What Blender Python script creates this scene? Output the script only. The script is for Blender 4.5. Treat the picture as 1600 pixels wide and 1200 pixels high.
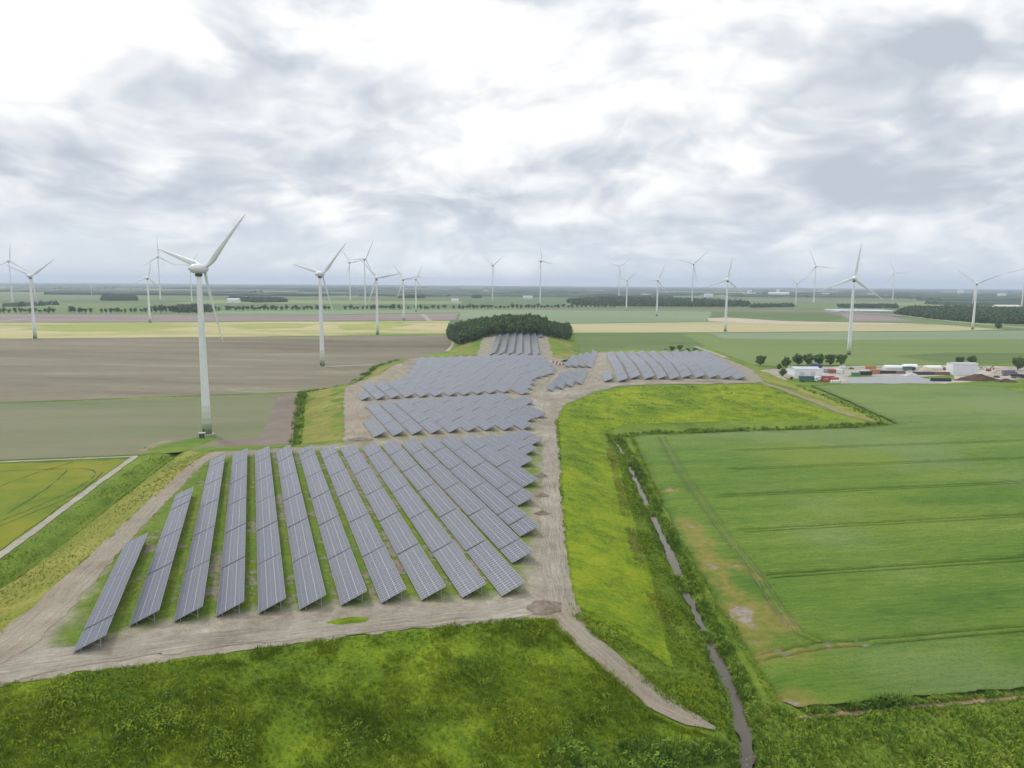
import bpy, bmesh, math, random
import numpy as np
from mathutils import Vector, Matrix
from mathutils.geometry import delaunay_2d_cdt

for o in list(bpy.data.objects):
    bpy.data.objects.remove(o)
scene = bpy.context.scene
COL = scene.collection
R = math.radians
random.seed(7)
RNG = np.random.default_rng(11)

# ------------------------------------------------------------------ camera
FOC = 1109.0            # focal length in pixels of a 1600 px wide frame
CAM_H = 70.0
PITCH = math.atan((600 - 443.5) / FOC)
ROLL = R(0.38)
cam_d = bpy.data.cameras.new('camera')
cam = bpy.data.objects.new('camera', cam_d)
COL.objects.link(cam)
cam_d.sensor_width = 36
cam_d.lens = 36 * FOC / 1600
cam_d.clip_start = 1
cam_d.clip_end = 80000
cam.matrix_world = (Matrix.Translation((0, 0, CAM_H)) @ Matrix.Rotation(math.pi / 2 - PITCH, 4, 'X')
                    @ Matrix.Rotation(ROLL, 4, 'Z'))
scene.camera = cam

# ------------------------------------------------------------------ light
SUN_EL, SUN_AZ = R(44), R(-42)       # azimuth from +Y towards +X; the sun stands ahead and to the left
vs = scene.view_settings
vs.view_transform = 'Standard'
vs.look = 'None'
vs.gamma = 1
vs.use_curve_mapping = False
vs.exposure = 0.27
sun_d = bpy.data.lights.new('sun', 'SUN')
sun_d.energy = 1.5
sun_d.angle = R(10)
sun_d.color = (1, .96, .9)
sun = bpy.data.objects.new('sun', sun_d)
COL.objects.link(sun)
sdir = Vector((math.sin(SUN_AZ) * math.cos(SUN_EL), math.cos(SUN_AZ) * math.cos(SUN_EL), math.sin(SUN_EL)))
sun.rotation_euler = sdir.to_track_quat('Z', 'Y').to_euler()
sun.location = (0, 0, 400)


class NT:
    """small wrapper for building node trees"""
    def __init__(s, tree):
        s.t = tree
        s.n = tree.nodes
        s.l = tree.links

    def add(s, typ, ins=None, **props):
        nd = s.n.new(typ)
        for k, v in props.items():
            setattr(nd, k, v)
        for k, v in (ins or {}).items():
            sk = nd.inputs[k]
            if isinstance(v, bpy.types.NodeSocket):
                s.l.new(v, sk)
            else:
                sk.default_value = v
        return nd

    def m(s, op, a, b=None, c=None, clamp=False):
        nd = s.n.new('ShaderNodeMath')
        nd.operation = op
        nd.use_clamp = clamp
        for i, v in enumerate((a, b, c)):
            if v is None:
                continue
            if isinstance(v, bpy.types.NodeSocket):
                s.l.new(v, nd.inputs[i])
            else:
                nd.inputs[i].default_value = v
        return nd.outputs[0]

    def noise(s, vec, scale, detail=4, rough=.55, dist=0.0):
        nd = s.add('ShaderNodeTexNoise', {'Vector': vec, 'Scale': scale, 'Detail': detail, 'Roughness': rough, 'Distortion': dist})
        return nd.outputs[0]

    def ramp(s, fac, stops, interp='LINEAR'):
        nd = s.n.new('ShaderNodeValToRGB')
        cr = nd.color_ramp
        cr.interpolation = interp
        while len(cr.elements) < len(stops):
            cr.elements.new(.5)
        for e, (p, c) in zip(cr.elements, stops):
            e.position = p
            e.color = (*c, 1) if len(c) == 3 else c
        s.l.new(fac, nd.inputs[0])
        return nd.outputs[0]

    def mixc(s, fac, a, b):
        nd = s.n.new('ShaderNodeMix')
        nd.data_type = 'RGBA'
        for sk, v in ((nd.inputs[0], fac), (nd.inputs[6], a), (nd.inputs[7], b)):
            if isinstance(v, bpy.types.NodeSocket):
                s.l.new(v, sk)
            else:
                sk.default_value = (*v, 1) if isinstance(v, tuple) and len(v) == 3 else v
        return nd.outputs[2]

    def smooth(s, v, lo, hi):
        nd = s.n.new('ShaderNodeMapRange')
        nd.interpolation_type = 'SMOOTHSTEP'
        s.l.new(v, nd.inputs[0])
        nd.inputs[1].default_value = lo
        nd.inputs[2].default_value = hi
        return nd.outputs[0]


def sky_dir(x, y):
    """direction of a pixel of the photograph, as (tan azimuth, tan elevation)"""
    d = pix_ray(x, y)
    return d[0] / d[1], d[2] / math.hypot(d[0], d[1])


def pix_ray(x, y):
    a, b = (x - 800) / FOC, -(y - 600) / FOC
    c, s = math.cos(ROLL), math.sin(ROLL)
    a, b = a * c - b * s, a * s + b * c
    cp, sp = math.cos(PITCH), math.sin(PITCH)
    return np.array([a, cp + b * sp, -sp + b * cp])


def build_world():
    w = bpy.data.worlds.new('World')
    scene.world = w
    w.use_nodes = True
    w.node_tree.nodes.clear()
    T = NT(w.node_tree)
    gen = T.add('ShaderNodeTexCoord').outputs['Generated']
    sep = T.add('ShaderNodeSeparateXYZ', {0: gen})
    X, Y, Z = sep.outputs
    zc = T.m('MAXIMUM', Z, 0.0)
    # the cloud deck: flattened towards the horizon, but with height of its own
    k = T.m('DIVIDE', 1.0, T.m('ADD', zc, 0.52))

    def deck(dz, off):
        zz = T.m('ADD', zc, dz) if dz else zc
        P = T.add('ShaderNodeCombineXYZ', {0: T.m('MULTIPLY', X, k), 1: T.m('MULTIPLY', Y, k), 2: T.m('MULTIPLY', zz, 1.7)}).outputs[0]
        return T.add('ShaderNodeVectorMath', {0: P, 1: off}, operation='ADD').outputs[0]
    O = (3.1, 9.4, 1.7)
    P0, P1 = deck(0, O), deck(.05, O)
    wv = T.add('ShaderNodeTexNoise', {'Vector': P0, 'Scale': 2.2, 'Detail': 3.0}).outputs['Color']
    wv = T.add('ShaderNodeVectorMath', {0: wv, 1: (.5, .5, .5)}, operation='SUBTRACT').outputs[0]
    wv = T.add('ShaderNodeVectorMath', {0: wv, 1: (.34, .34, .26)}, operation='MULTIPLY').outputs[0]
    Q0 = T.add('ShaderNodeVectorMath', {0: P0, 1: wv}, operation='ADD').outputs[0]
    Q1 = T.add('ShaderNodeVectorMath', {0: P1, 1: wv}, operation='ADD').outputs[0]
    n1 = T.noise(Q0, 1.7, 3, .5)                 # large masses
    n2 = T.noise(Q0, 4.2, 5, .52)                 # billows
    n2u = T.noise(Q1, 4.2, 5, .52)                # the same, a little higher up: gives tops and bases
    n3 = T.noise(Q0, 12.0, 3, .6)                 # wisps

    def billow(Q):
        n = T.noise(Q, 3.7, 4, .5)
        n = T.m('SUBTRACT', n, .5)
        return T.m('MULTIPLY', T.m('SQRT', T.m('ADD', T.m('MULTIPLY', n, n), .0022)), 4.0)
    b0, b1 = billow(Q0), billow(Q1)
    d = T.m('ADD', T.m('ADD', T.m('MULTIPLY', n1, .45), T.m('MULTIPLY', n2, .35)), T.m('MULTIPLY', b0, .20))
    puff = T.smooth(d, .37, .58)
    relief = T.m('ADD', T.m('MULTIPLY', T.m('SUBTRACT', n2, n2u), 1.3), T.m('MULTIPLY', T.m('SUBTRACT', b0, b1), .60))
    val = T.m('ADD', T.m('MULTIPLY', puff, .34), T.m('ADD', .315, relief))
    val = T.m('ADD', val, T.m('MULTIPLY', T.m('SUBTRACT', n3, .5), .24))
    # the cloud banks of the day: where they are thick (darker) and thin (brighter)
    hyp = T.m('SQRT', T.m('ADD', T.m('MULTIPLY', X, X), T.m('MULTIPLY', Y, Y)))
    ysafe = T.m('MAXIMUM', Y, .05)
    wsep = T.add('ShaderNodeSeparateXYZ', {0: wv})
    A = T.m('ADD', T.m('DIVIDE', X, ysafe), T.m('MULTIPLY', wsep.outputs[0], .8))
    E = T.m('ADD', T.m('DIVIDE', Z, T.m('MAXIMUM', hyp, .05)), T.m('MULTIPLY', wsep.outputs[1], .4))
    for (bx, by, rx, ry, amp) in [
            (70, 200, 200, 50, -.36), (250, 235, 120, 42, -.34), (330, 150, 160, 40, -.22), (90, 40, 260, 100, .62), (430, 70, 130, 70, -.17),
            (490, 275, 90, 18, -.30), (530, 190, 130, 50, .20), (690, 90, 130, 70, .14), (880, 150, 170, 80, .16),
            (820, 318, 120, 24, -.26), (1260, 158, 90, 30, -.32), (1390, 110, 130, 30, -.28), (1540, 60, 120, 40, -.30), (1120, 70, 160, 60, .16),
            (1360, 215, 160, 20, -.22), (1130, 385, 170, 34, -.26), (1500, 290, 180, 40, -.22), 
            (200, 300, 200, 26, .18), (60, 325, 110, 20, -.14), (380, 395, 240, 26, -.14)]:
        a0, e0 = sky_dir(bx, by)
        sa, se = rx / FOC, ry / FOC
        da = T.m('DIVIDE', T.m('SUBTRACT', A, a0), sa)
        de = T.m('DIVIDE', T.m('SUBTRACT', E, e0), se)
        r2 = T.m('ADD', T.m('MULTIPLY', da, da), T.m('MULTIPLY', de, de))
        g = T.m('EXPONENT', T.m('MULTIPLY', r2, -.8))
        val = T.m('ADD', val, T.m('MULTIPLY', g, amp))
    cloud = T.ramp(val, [(.0, (.45, .49, .55)), (.22, (.525, .565, .625)), (.42, (.63, .66, .70)), (.60, (.74, .755, .775)), (.78, (.835, .842, .85)), (1, (.93, .93, .92))])
    sky = T.add('ShaderNodeTexSky', sky_type='NISHITA', sun_disc=False, sun_elevation=SUN_EL, sun_rotation=SUN_AZ,
                air_density=1.0, dust_density=1.5, ozone_density=1.0).outputs[0]
    skyb = T.add('ShaderNodeVectorMath', {0: sky, 1: (.1, .1, .1)}, operation='MULTIPLY').outputs[0]
    # low down the clouds thin out to a pale veil of blue
    E0 = T.m('DIVIDE', Z, T.m('MAXIMUM', hyp, .05))
    veil = T.m('MULTIPLY', T.m('SUBTRACT', 1.0, T.smooth(E0, .0, .115)), T.m('SUBTRACT', 1.0, T.m('MULTIPLY', puff, .45)))
    bl = T.mixc(.80, skyb, (.66, .735, .83))
    c1 = T.mixc(T.m('MULTIPLY', veil, .75), cloud, bl)
    # an overcast sky is brighter towards the zenith
    f = T.m('ADD', 1.0, T.m('MULTIPLY', T.smooth(Z, .25, 1.0), .9))
    out = T.add('ShaderNodeVectorMath', {0: c1}, operation='SCALE')
    T.l.new(f, out.inputs['Scale'])
    bg = T.add('ShaderNodeBackground', {'Color': out.outputs[0], 'Strength': 1.0})
    T.add('ShaderNodeOutputWorld', {'Surface': bg.outputs[0]})
    w.cycles.sampling_method = 'MANUAL'
    w.cycles.sample_map_resolution = 1024

build_world()
scene.cycles.volume_bounces = 0
scene.cycles.max_bounces = 5
scene.cycles.diffuse_bounces = 2
scene.cycles.glossy_bounces = 2
scene.cycles.use_adaptive_sampling = True
scene.cycles.adaptive_threshold = 0.02


# ------------------------------------------------------------------ terrain
def at(x, y, z=0.0):
    d = pix_ray(x, y)
    t = (z - CAM_H) / d[2]
    return np.array([0, 0, CAM_H]) + d * t


def wpoly(px, z=0.0):
    return np.array([at(x, y, z)[:2] for x, y in px])


def seg_dist(P, A, B):
    d = B - A
    L = max(float(d @ d), 1e-9)
    t = np.clip(((P - A) @ d) / L, 0, 1)
    q = A + t[:, None] * d
    return np.hypot(P[:, 0] - q[:, 0], P[:, 1] - q[:, 1])


def line_dist(P, poly, closed=False):
    n = len(poly)
    out = np.full(len(P), 1e9)
    for i in range(n if closed else n - 1):
        out = np.minimum(out, seg_dist(P, poly[i], poly[(i + 1) % n]))
    return out


def inside(P, poly):
    x, y = P[:, 0], P[:, 1]
    r = np.zeros(len(P), bool)
    n = len(poly)
    for i in range(n):
        x1, y1 = poly[i]
        x2, y2 = poly[(i + 1) % n]
        c = (y1 > y) != (y2 > y)
        if abs(y2 - y1) > 1e-12:
            r ^= c & (x < (x2 - x1) * (y - y1) / (y2 - y1) + x1)
    return r


def vnoise(P, scale, seed=0):
    """value noise in -1..1"""
    q = np.asarray(P)[:, :2] / scale
    i = np.floor(q).astype(np.int64)
    f = q - i
    f = f * f * (3 - 2 * f)

    def h(ix, iy):
        n = (ix * 374761393 + iy * 668265263 + seed * 974711) & 0x7fffffff
        n = ((n ^ (n >> 13)) * 1274126177) & 0x7fffffff
        return ((n ^ (n >> 16)) & 0xffff) / 32767.5 - 1
    a, b = h(i[:, 0], i[:, 1]), h(i[:, 0] + 1, i[:, 1])
    c, d = h(i[:, 0], i[:, 1] + 1), h(i[:, 0] + 1, i[:, 1] + 1)
    return (a * (1 - f[:, 0]) + b * f[:, 0]) * (1 - f[:, 1]) + (c * (1 - f[:, 0]) + d * f[:, 0]) * f[:, 1]


TOP = 6.0
CREST_PX = [(-110, 1083), (0, 1068), (250, 1035), (480, 1003), (640, 985), (780, 970), (872, 966), (897, 955), (885, 880), (878, 800),
            (874, 720), (870, 655), (882, 632), (930, 612), (980, 602), (1100, 601), (1195, 599), (1172, 576), (1112, 552), (1040, 549), (940, 550),
            (905, 562), (866, 560), (852, 526), (850, 515), (760, 515), (758, 526), (744, 556), (640, 560), (603, 582), (547, 602), (551, 690),
            (470, 699), (330, 707), (230, 785), (120, 888), (0, 1000)]
FOOT_PX = [(-420, 1240), (-300, 1110), (0, 917), (100, 845), (200, 768), (285, 704), (320, 697), (458, 694), (468, 614), (560, 600), (590, 572), (625, 563),
           (700, 548), (712, 532), (700, 515), (722, 503), (890, 506), (900, 530), (912, 552), (940, 546), (1092, 544), (1182, 576), (1250, 603),
           (1330, 633), (1380, 661), (1330, 664), (1150, 669), (962, 677), (985, 740), (1030, 850), (1072, 955), (1118, 1050), (1146, 1120),
           (1158, 1172), (1100, 1192), (800, 1205), (400, 1225), (0, 1260)]
CREST = wpoly(CREST_PX, TOP)
FOOT = wpoly(FOOT_PX, 0)
DITCH_A_PX = [(956, 680), (975, 712), (990, 742), (1012, 790), (1028, 822), (1050, 873), (1064, 903), (1082, 950), (1100, 985), (1115, 1020), (1133, 1055), (1149, 1095),
              (1159, 1135), (1170, 1172), (1166, 1215), (1150, 1260)]
DITCH_A = wpoly(DITCH_A_PX, -.8)
DITCH_B = wpoly([(950, 681), (1150, 673), (1330, 668), (1385, 664)], 0)
DITCH_C = wpoly([(-200, 1062), (-40, 942), (0, 914), (80, 853), (150, 800), (215, 750), (275, 706)], 0)
DITCH_D = wpoly([(460, 697), (464, 660), (471, 613), (545, 603), (590, 571), (625, 562)], 0)


def hgt(P):
    P = np.atleast_2d(np.asarray(P, float))[:, :2]
    z = np.zeros(len(P))
    m = (P[:, 0] > -420) & (P[:, 0] < 420) & (P[:, 1] > 30) & (P[:, 1] < 1150)
    if not m.any():
        return z
    Q = P[m]
    inF = inside(Q, FOOT)
    inC = inside(Q, CREST)
    dF = line_dist(Q, FOOT, True)
    dC = np.where(inC, 0, line_dist(Q, CREST, True))
    t = np.where(inC, 1.0, np.where(inF, dF / (dF + dC + 1e-6), 0))
    s = .45 * t + .55 * t * t * (3 - 2 * t)
    h = TOP * s
    bump = 4.5 * np.exp(-(((Q[:, 0] - 118) / 48) ** 2 + ((Q[:, 1] - 520) / 75) ** 2))
    bump += 8.5 * np.exp(-(((Q[:, 0] - 8) / 60) ** 2 + ((np.minimum(Q[:, 1], 860) - 860) / 120) ** 2))
    h += bump * s
    slope = 4 * t * (1 - t)
    h += (vnoise(Q, 14, 3) * .35 + vnoise(Q, 4.2, 5) * .22) * slope + vnoise(Q, 30, 9) * .12 * s
    for D, w, dep in ((DITCH_A, 4.2, 1.7), (DITCH_B, 3.6, 1.3), (DITCH_C, 3.0, 1.7), (DITCH_D, 2.4, 1.0)):
        d = line_dist(Q, D)
        k = np.clip(1 - d / w, 0, 1)
        h -= dep * k * k * (3 - 2 * k) * np.clip(1 - h / 3, 0, 1)
    z[m] = h
    return z


def hit(px):
    """where the lines of sight of pixels meet the terrain"""
    out = []
    for (x, y) in px:
        d = pix_ray(x, y)
        t1 = (-2.5 - CAM_H) / d[2]
        t0 = (13.0 - CAM_H) / d[2]
        ts = np.linspace(t0, t1, 160)
        P = np.array([0, 0, CAM_H]) + ts[:, None] * d
        g = P[:, 2] - hgt(P)
        i = int(np.argmax(g < 0)) if (g < 0).any() else len(ts) - 1
        a, b = ts[max(i - 1, 0)], ts[i]
        for _ in range(12):
            mid = (a + b) / 2
            p = np.array([0, 0, CAM_H]) + mid * d
            if p[2] - hgt(p)[0] < 0:
                b = mid
            else:
                a = mid
        out.append(np.array([0, 0, CAM_H]) + b * d)
    return np.array(out)


# ------------------------------------------------------------------ materials
def new_mat(name):
    m = bpy.data.materials.new(name)
    m.use_nodes = True
    m.node_tree.nodes.clear()
    return m, NT(m.node_tree)


def finish(T, col, rough=.9, spec=.2, bump=None, bstr=.4, bdist=.2, metal=0, emit=None):
    ins = {'Base Color': col if isinstance(col, bpy.types.NodeSocket) else (*col, 1), 'Roughness': rough, 'Specular IOR Level': spec, 'Metallic': metal}
    p = T.add('ShaderNodeBsdfPrincipled', ins)
    if bump is not None:
        b = T.add('ShaderNodeBump', {'Strength': bstr, 'Distance': bdist, 'Height': bump})
        T.l.new(b.outputs[0], p.inputs['Normal'])
    T.add('ShaderNodeOutputMaterial', {0: p.outputs[0]})
    return p


MC = {}


def plain(name, col, rough=.6, spec=.4, metal=0, var=.12, scale=.8):
    if name in MC:
        return MC[name]
    m, T = new_mat(name)
    pos = T.add('ShaderNodeTexCoord').outputs['Object']
    n = T.noise(pos, scale, 5, .6)
    c = T.ramp(n, [(.3, tuple(v * (1 - var) for v in col)), (.7, tuple(min(1, v * (1 + var)) for v in col))])
    finish(T, c, rough, spec, metal=metal)
    MC[name] = m
    return m


def ground_mat(name, cols, sc=(.02, .12, .9), w=(.45, .33, .22), bstr=.5, bdist=.3, bsc=1.6, stretch=None, contrast=1.6, rnd=0.0, extra=None, rough=.95):
    """noise-driven soil or plants; stretch = (angle, factor): long streaks along that direction"""
    m, T = new_mat(name)
    pos = T.add('ShaderNodeNewGeometry').outputs['Position']
    v = pos
    if stretch:
        r = T.add('ShaderNodeVectorRotate', {'Vector': pos, 'Angle': stretch[0]}, rotation_type='Z_AXIS').outputs[0]
        v = T.add('ShaderNodeVectorMath', {0: r, 1: (1 / stretch[1], 1, 1)}, operation='MULTIPLY').outputs[0]
    val = None
    for s_, w_ in zip(sc, w):
        n = T.m('MULTIPLY', T.noise(v, s_, 5, .6, .3), w_)
        val = n if val is None else T.m('ADD', val, n)
    val = T.m('ADD', T.m('MULTIPLY', T.m('SUBTRACT', val, .5), contrast * 2), .5)
    if rnd:
        oi = T.add('ShaderNodeObjectInfo').outputs['Random']
        val = T.m('ADD', val, T.m('MULTIPLY', T.m('SUBTRACT', oi, .5), rnd))
    n = len(cols)
    c = T.ramp(val, [(i / (n - 1), q) for i, q in enumerate(cols)])
    if extra:
        c = extra(T, c, pos)
    finish(T, c, rough, .15, T.noise(pos, bsc, 6, .65), bstr, bdist)
    return m


# colours are linear reflectances
SOIL = [(.16, .12, .09), (.26, .21, .165), (.34, .285, .235), (.42, .37, .32)]
M_GROUND = ground_mat('meadow', [(.035, .06, .014), (.07, .11, .02), (.12, .165, .033), (.19, .20, .055)], bstr=.8, bdist=.5, bsc=1.1)
M_SLOPE = ground_mat('slope_grass', [(.055, .098, .007), (.098, .158, .009), (.155, .22, .011), (.235, .285, .018)], sc=(.045, .16, .9), w=(.45, .33, .22), bstr=1, bdist=.6, bsc=.9, contrast=1.7)
M_TUFT = ground_mat('tall_grass', [(.068, .118, .009), (.125, .195, .012), (.195, .27, .016), (.28, .33, .03)], sc=(.045, .16, .9), w=(.45, .33, .22), contrast=1.6, rnd=.28, bstr=.0)
M_REED = ground_mat('reed', [(.045, .09, .014), (.095, .175, .022), (.17, .26, .03), (.28, .33, .06)], sc=(.05, .2, .9), contrast=1.6, rnd=.4, bstr=.0)
M_STRAW = ground_mat('dry_grass', [(.15, .18, .03), (.24, .25, .06), (.36, .33, .13)], sc=(.05, .2, .9), rnd=.5, bstr=0)
M_LAWN = ground_mat('lawn', [(.052, .10, .005), (.108, .172, .006), (.178, .235, .008), (.25, .275, .016)], sc=(.035, .16, 1.0), w=(.38, .32, .3), bstr=1, bdist=.5, bsc=1.6, contrast=2.1)
M_LAWNT = ground_mat('lawn_tuft', [(.05, .10, .006), (.118, .19, .008), (.195, .27, .011), (.28, .31, .03)], sc=(.035, .16, 1.0), w=(.38, .32, .3), contrast=1.9, rnd=.5, bstr=0)
M_LAWN2 = ground_mat('dull_lawn', [(.08, .095, .015), (.14, .15, .026), (.20, .195, .045), (.25, .225, .075)], sc=(.03, .14, .8), bstr=.6, bdist=.35, contrast=1.5)
M_DRYBANK = ground_mat('dry_bank', [(.09, .125, .014), (.155, .18, .024), (.225, .225, .045), (.29, .26, .08)], sc=(.03, .12, .7), bstr=.8, bdist=.5, contrast=1.7)
M_PATH = ground_mat('pale_path', [(.20, .18, .14), (.29, .265, .215), (.37, .34, .285)], sc=(.05, .4, 2), bstr=.3)
M_FAR = None


# ------------------------------------------------------------------ objects: helpers
def tag(o, label=None, cat=None, group=None, kind=None):
    for k, v in (('label', label), ('category', cat), ('group', group), ('kind', kind)):
        if v:
            o[k] = v
    return o


def link(name, me, mats=None, parent=None, M=None):
    o = bpy.data.objects.new(name, me)
    COL.objects.link(o)
    if mats and not me.materials:
        for mm in (mats if isinstance(mats, (list, tuple)) else [mats]):
            me.materials.append(mm)
    if parent:
        o.parent = parent
    if M is not None:
        o.matrix_basis = M
    return o


def empty(name, M):
    o = bpy.data.objects.new(name, None)
    COL.objects.link(o)
    o.empty_display_size = 1
    o.matrix_basis = M if isinstance(M, Matrix) else Matrix.Translation(M)
    return o


def mesh_from(name, V, F, smooth=False, mi=None, uv=None):
    me = bpy.data.meshes.new(name)
    me.from_pydata([tuple(map(float, v)) for v in V], [], [tuple(map(int, f)) for f in F])
    if mi is not None:
        me.polygons.foreach_set('material_index', np.asarray(mi, np.int32))
    if smooth:
        me.polygons.foreach_set('use_smooth', np.ones(len(F), bool))
    if uv is not None:
        l = me.uv_layers.new(name='UVMap')
        l.data.foreach_set('uv', np.asarray(uv, np.float32).ravel())
    me.update()
    return me


class MB:
    """collects boxes, tubes and lathes into one mesh"""
    def __init__(s):
        s.V, s.F, s.mi = [], [], []

    def raw(s, V, F, m=0):
        b = len(s.V)
        s.V += [tuple(v) for v in V]
        s.F += [tuple(i + b for i in f) for f in F]
        s.mi += [m] * len(F)
        return s

    def box(s, c, d, m=0, rz=0.0, taper=1.0):
        x, y, z = (q / 2 for q in d)
        V = []
        for (a, b, e) in ((-1, -1, -1), (1, -1, -1), (1, 1, -1), (-1, 1, -1), (-1, -1, 1), (1, -1, 1), (1, 1, 1), (-1, 1, 1)):
            k = taper if e > 0 else 1
            px, py = a * x * k, b * y * k
            V.append((c[0] + px * math.cos(rz) - py * math.sin(rz), c[1] + px * math.sin(rz) + py * math.cos(rz), c[2] + e * z))
        return s.raw(V, [(0, 3, 2, 1), (4, 5, 6, 7), (0, 1, 5, 4), (1, 2, 6, 5), (2, 3, 7, 6), (3, 0, 4, 7)], m)

    def tube(s, p, q, r0, r1=None, n=8, m=0):
        p, q = Vector(p), Vector(q)
        r1 = r0 if r1 is None else r1
        d = (q - p).normalized()
        a = d.orthogonal().normalized()
        b = d.cross(a)
        V = []
        for c, r in ((p, r0), (q, r1)):
            for i in range(n):
                t = 2 * math.pi * i / n
                V.append(c + a * (r * math.cos(t)) + b * (r * math.sin(t)))
        F = [(i, (i + 1) % n, n + (i + 1) % n, n + i) for i in range(n)]
        F += [tuple(range(n))[::-1], tuple(range(n, 2 * n))]
        return s.raw(V, F, m)

    def mesh(s, name, smooth=False):
        return mesh_from(name, s.V, s.F, smooth, s.mi)


def densify(poly, step, amp, seed=0, closed=True):
    out = []
    n = len(poly)
    for i in range(n if closed else n - 1):
        a, b = np.asarray(poly[i]), np.asarray(poly[(i + 1) % n])
        L = np.hypot(*(b - a))
        st = step(a) if callable(step) else step
        k = max(1, int(L / st))
        for j in range(k):
            out.append(a + (b - a) * j / k)
    if not closed:
        out.append(np.asarray(poly[-1]))
    out = np.array(out)
    if amp:
        am = np.array([amp(p) if callable(amp) else amp for p in out])
        out = out + np.stack([vnoise(out, 3.1, seed + 1) + .6 * vnoise(out, 1.1, seed + 2), vnoise(out, 3.1, seed + 3) + .6 * vnoise(out, 1.1, seed + 4)], 1) * am[:, None]
    return out


def structure(o, label, cat='ground'):
    return tag(o, label, cat, kind='structure')


def flat_zone(name, label, px, mat, zoff, amp=None, z=0.0, step=None, cat='field'):
    P = wpoly(px, z)
    st = step or (lambda p: max(2.0, np.hypot(*p) / 60))
    am = amp if amp is not None else (lambda p: .35 * max(1, np.hypot(*p) / 250))
    B = densify(P, st, am, len(name))
    o = link(name, mesh_from(name, [(x, y, z + zoff) for x, y in B], [tuple(range(len(B)))]), mat)
    return structure(o, label, cat)


def cdt(B, I, extra_edges=()):
    V = [Vector((float(x), float(y))) for x, y in B] + [Vector((float(x), float(y))) for x, y in I]
    nb = len(B)
    r = delaunay_2d_cdt(V, [(i, (i + 1) % nb) for i in range(nb)] + list(extra_edges), [list(range(nb))], 1, 1e-4)
    return np.array([(v.x, v.y) for v in r[0]]), [tuple(f) for f in r[2]]


def fill_points(B, base, ref=130.0, jitter=.3):
    lo, hi = B.min(0), B.max(0)
    pts = []
    y = lo[1]
    k = 0
    while y < hi[1]:
        s = base * max(.7, y / ref)
        xs = np.arange(lo[0] + (k % 2) * s / 2, hi[0], s)
        pts.append(np.stack([xs, np.full(len(xs), y)], 1) + RNG.uniform(-jitter, jitter, (len(xs), 2)) * s)
        y += s * .87
        k += 1
    P = np.concatenate(pts)
    P = P[inside(P, B)]
    d = line_dist(P, B, True)
    return P[d > base * np.maximum(.7, P[:, 1] / ref) * .45]


def draped(name, label, B, mat, zoff, base=2.0, cat='ground', smooth=True, zadd=None):
    I = fill_points(B, base)
    V, F = cdt(B, I)
    z = hgt(V) + zoff
    if zadd is not None:
        z = z + zadd(V)
    o = link(name, mesh_from(name, np.c_[V, z], F, smooth), mat)
    return structure(o, label, cat)


def hitxy(px):
    return hit(px)[:, :2]


# ------------------------------------------------------------------ ground sheet
def far_fields(T, c, pos):
    r = T.add('ShaderNodeVectorRotate', {'Vector': pos, 'Angle': R(-4)}, rotation_type='Z_AXIS').outputs[0]
    v = T.add('ShaderNodeVectorMath', {0: r, 1: (1 / 900, 1 / 420, 0)}, operation='MULTIPLY').outputs[0]
    vo = T.add('ShaderNodeTexVoronoi', {'Vector': v, 'Scale': 1.0, 'Randomness': .75}, distance='CHEBYCHEV')
    rr = T.add('ShaderNodeSeparateColor', {0: vo.outputs['Color']}).outputs[0]
    f = T.ramp(rr, [(0, (.075, .125, .04)), (.22, (.11, .17, .05)), (.40, (.13, .18, .06)), (.56, (.20, .23, .08)), (.68, (.085, .13, .05)), (.80, (.30, .27, .15)), (.9, (.17, .14, .105))], 'CONSTANT')
    n = T.noise(pos, .006, 5, .6)
    f = T.mixc(T.m('MULTIPLY', n, .5), f, (.11, .15, .065))
    L = T.add('ShaderNodeVectorMath', {0: pos}, operation='LENGTH').outputs['Value']
    return T.mixc(T.smooth(L, 950, 1150), c, f)


def build_ground():
    def axis(segs):
        out = []
        for a, b, s in segs:
            out += list(np.arange(a, b, s))
        return np.array(out + [segs[-1][1]])
    xs = axis([(-26000, -6000, 5000), (-6000, -1000, 1000), (-1000, -300, 100), (-300, -160, 10), (-160, 170, 1.25), (170, 320, 6), (320, 1000, 85), (1000, 6000, 1000), (6000, 26000, 5000)])
    ys = axis([(-600, 40, 80), (40, 80, 10), (80, 240, 1.0), (240, 420, 1.7), (420, 700, 3), (700, 1000, 8), (1000, 2000, 100), (2000, 6000, 1000), (6000, 26000, 5000)])
    X, Y = np.meshgrid(xs, ys)
    P = np.stack([X.ravel(), Y.ravel()], 1)
    z = hgt(P) - .10
    nx, ny = len(xs), len(ys)
    i = (np.arange(ny - 1)[:, None] * nx + np.arange(nx - 1)[None]).ravel()
    F = np.stack([i, i + 1, i + nx + 1, i + nx], 1)
    me = bpy.data.meshes.new('ground')
    me.vertices.add(len(P))
    me.vertices.foreach_set('co', np.c_[P, z].astype(np.float32).ravel())
    me.loops.add(F.size)
    me.loops.foreach_set('vertex_index', F.astype(np.int32).ravel())
    me.polygons.add(len(F))
    me.polygons.foreach_set('loop_start', np.arange(0, F.size, 4, dtype=np.int32))
    me.polygons.foreach_set('use_smooth', np.ones(len(F), bool))
    me.update(calc_edges=True)
    m = ground_mat('open_country', [(.045, .08, .010), (.085, .14, .014), (.14, .195, .022), (.22, .25, .05)], bstr=.8, bdist=.5, bsc=1.1, extra=far_fields)
    structure(link('ground', me, m), 'flat green polder country with ditches reaching to the horizon')


build_ground()

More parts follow.
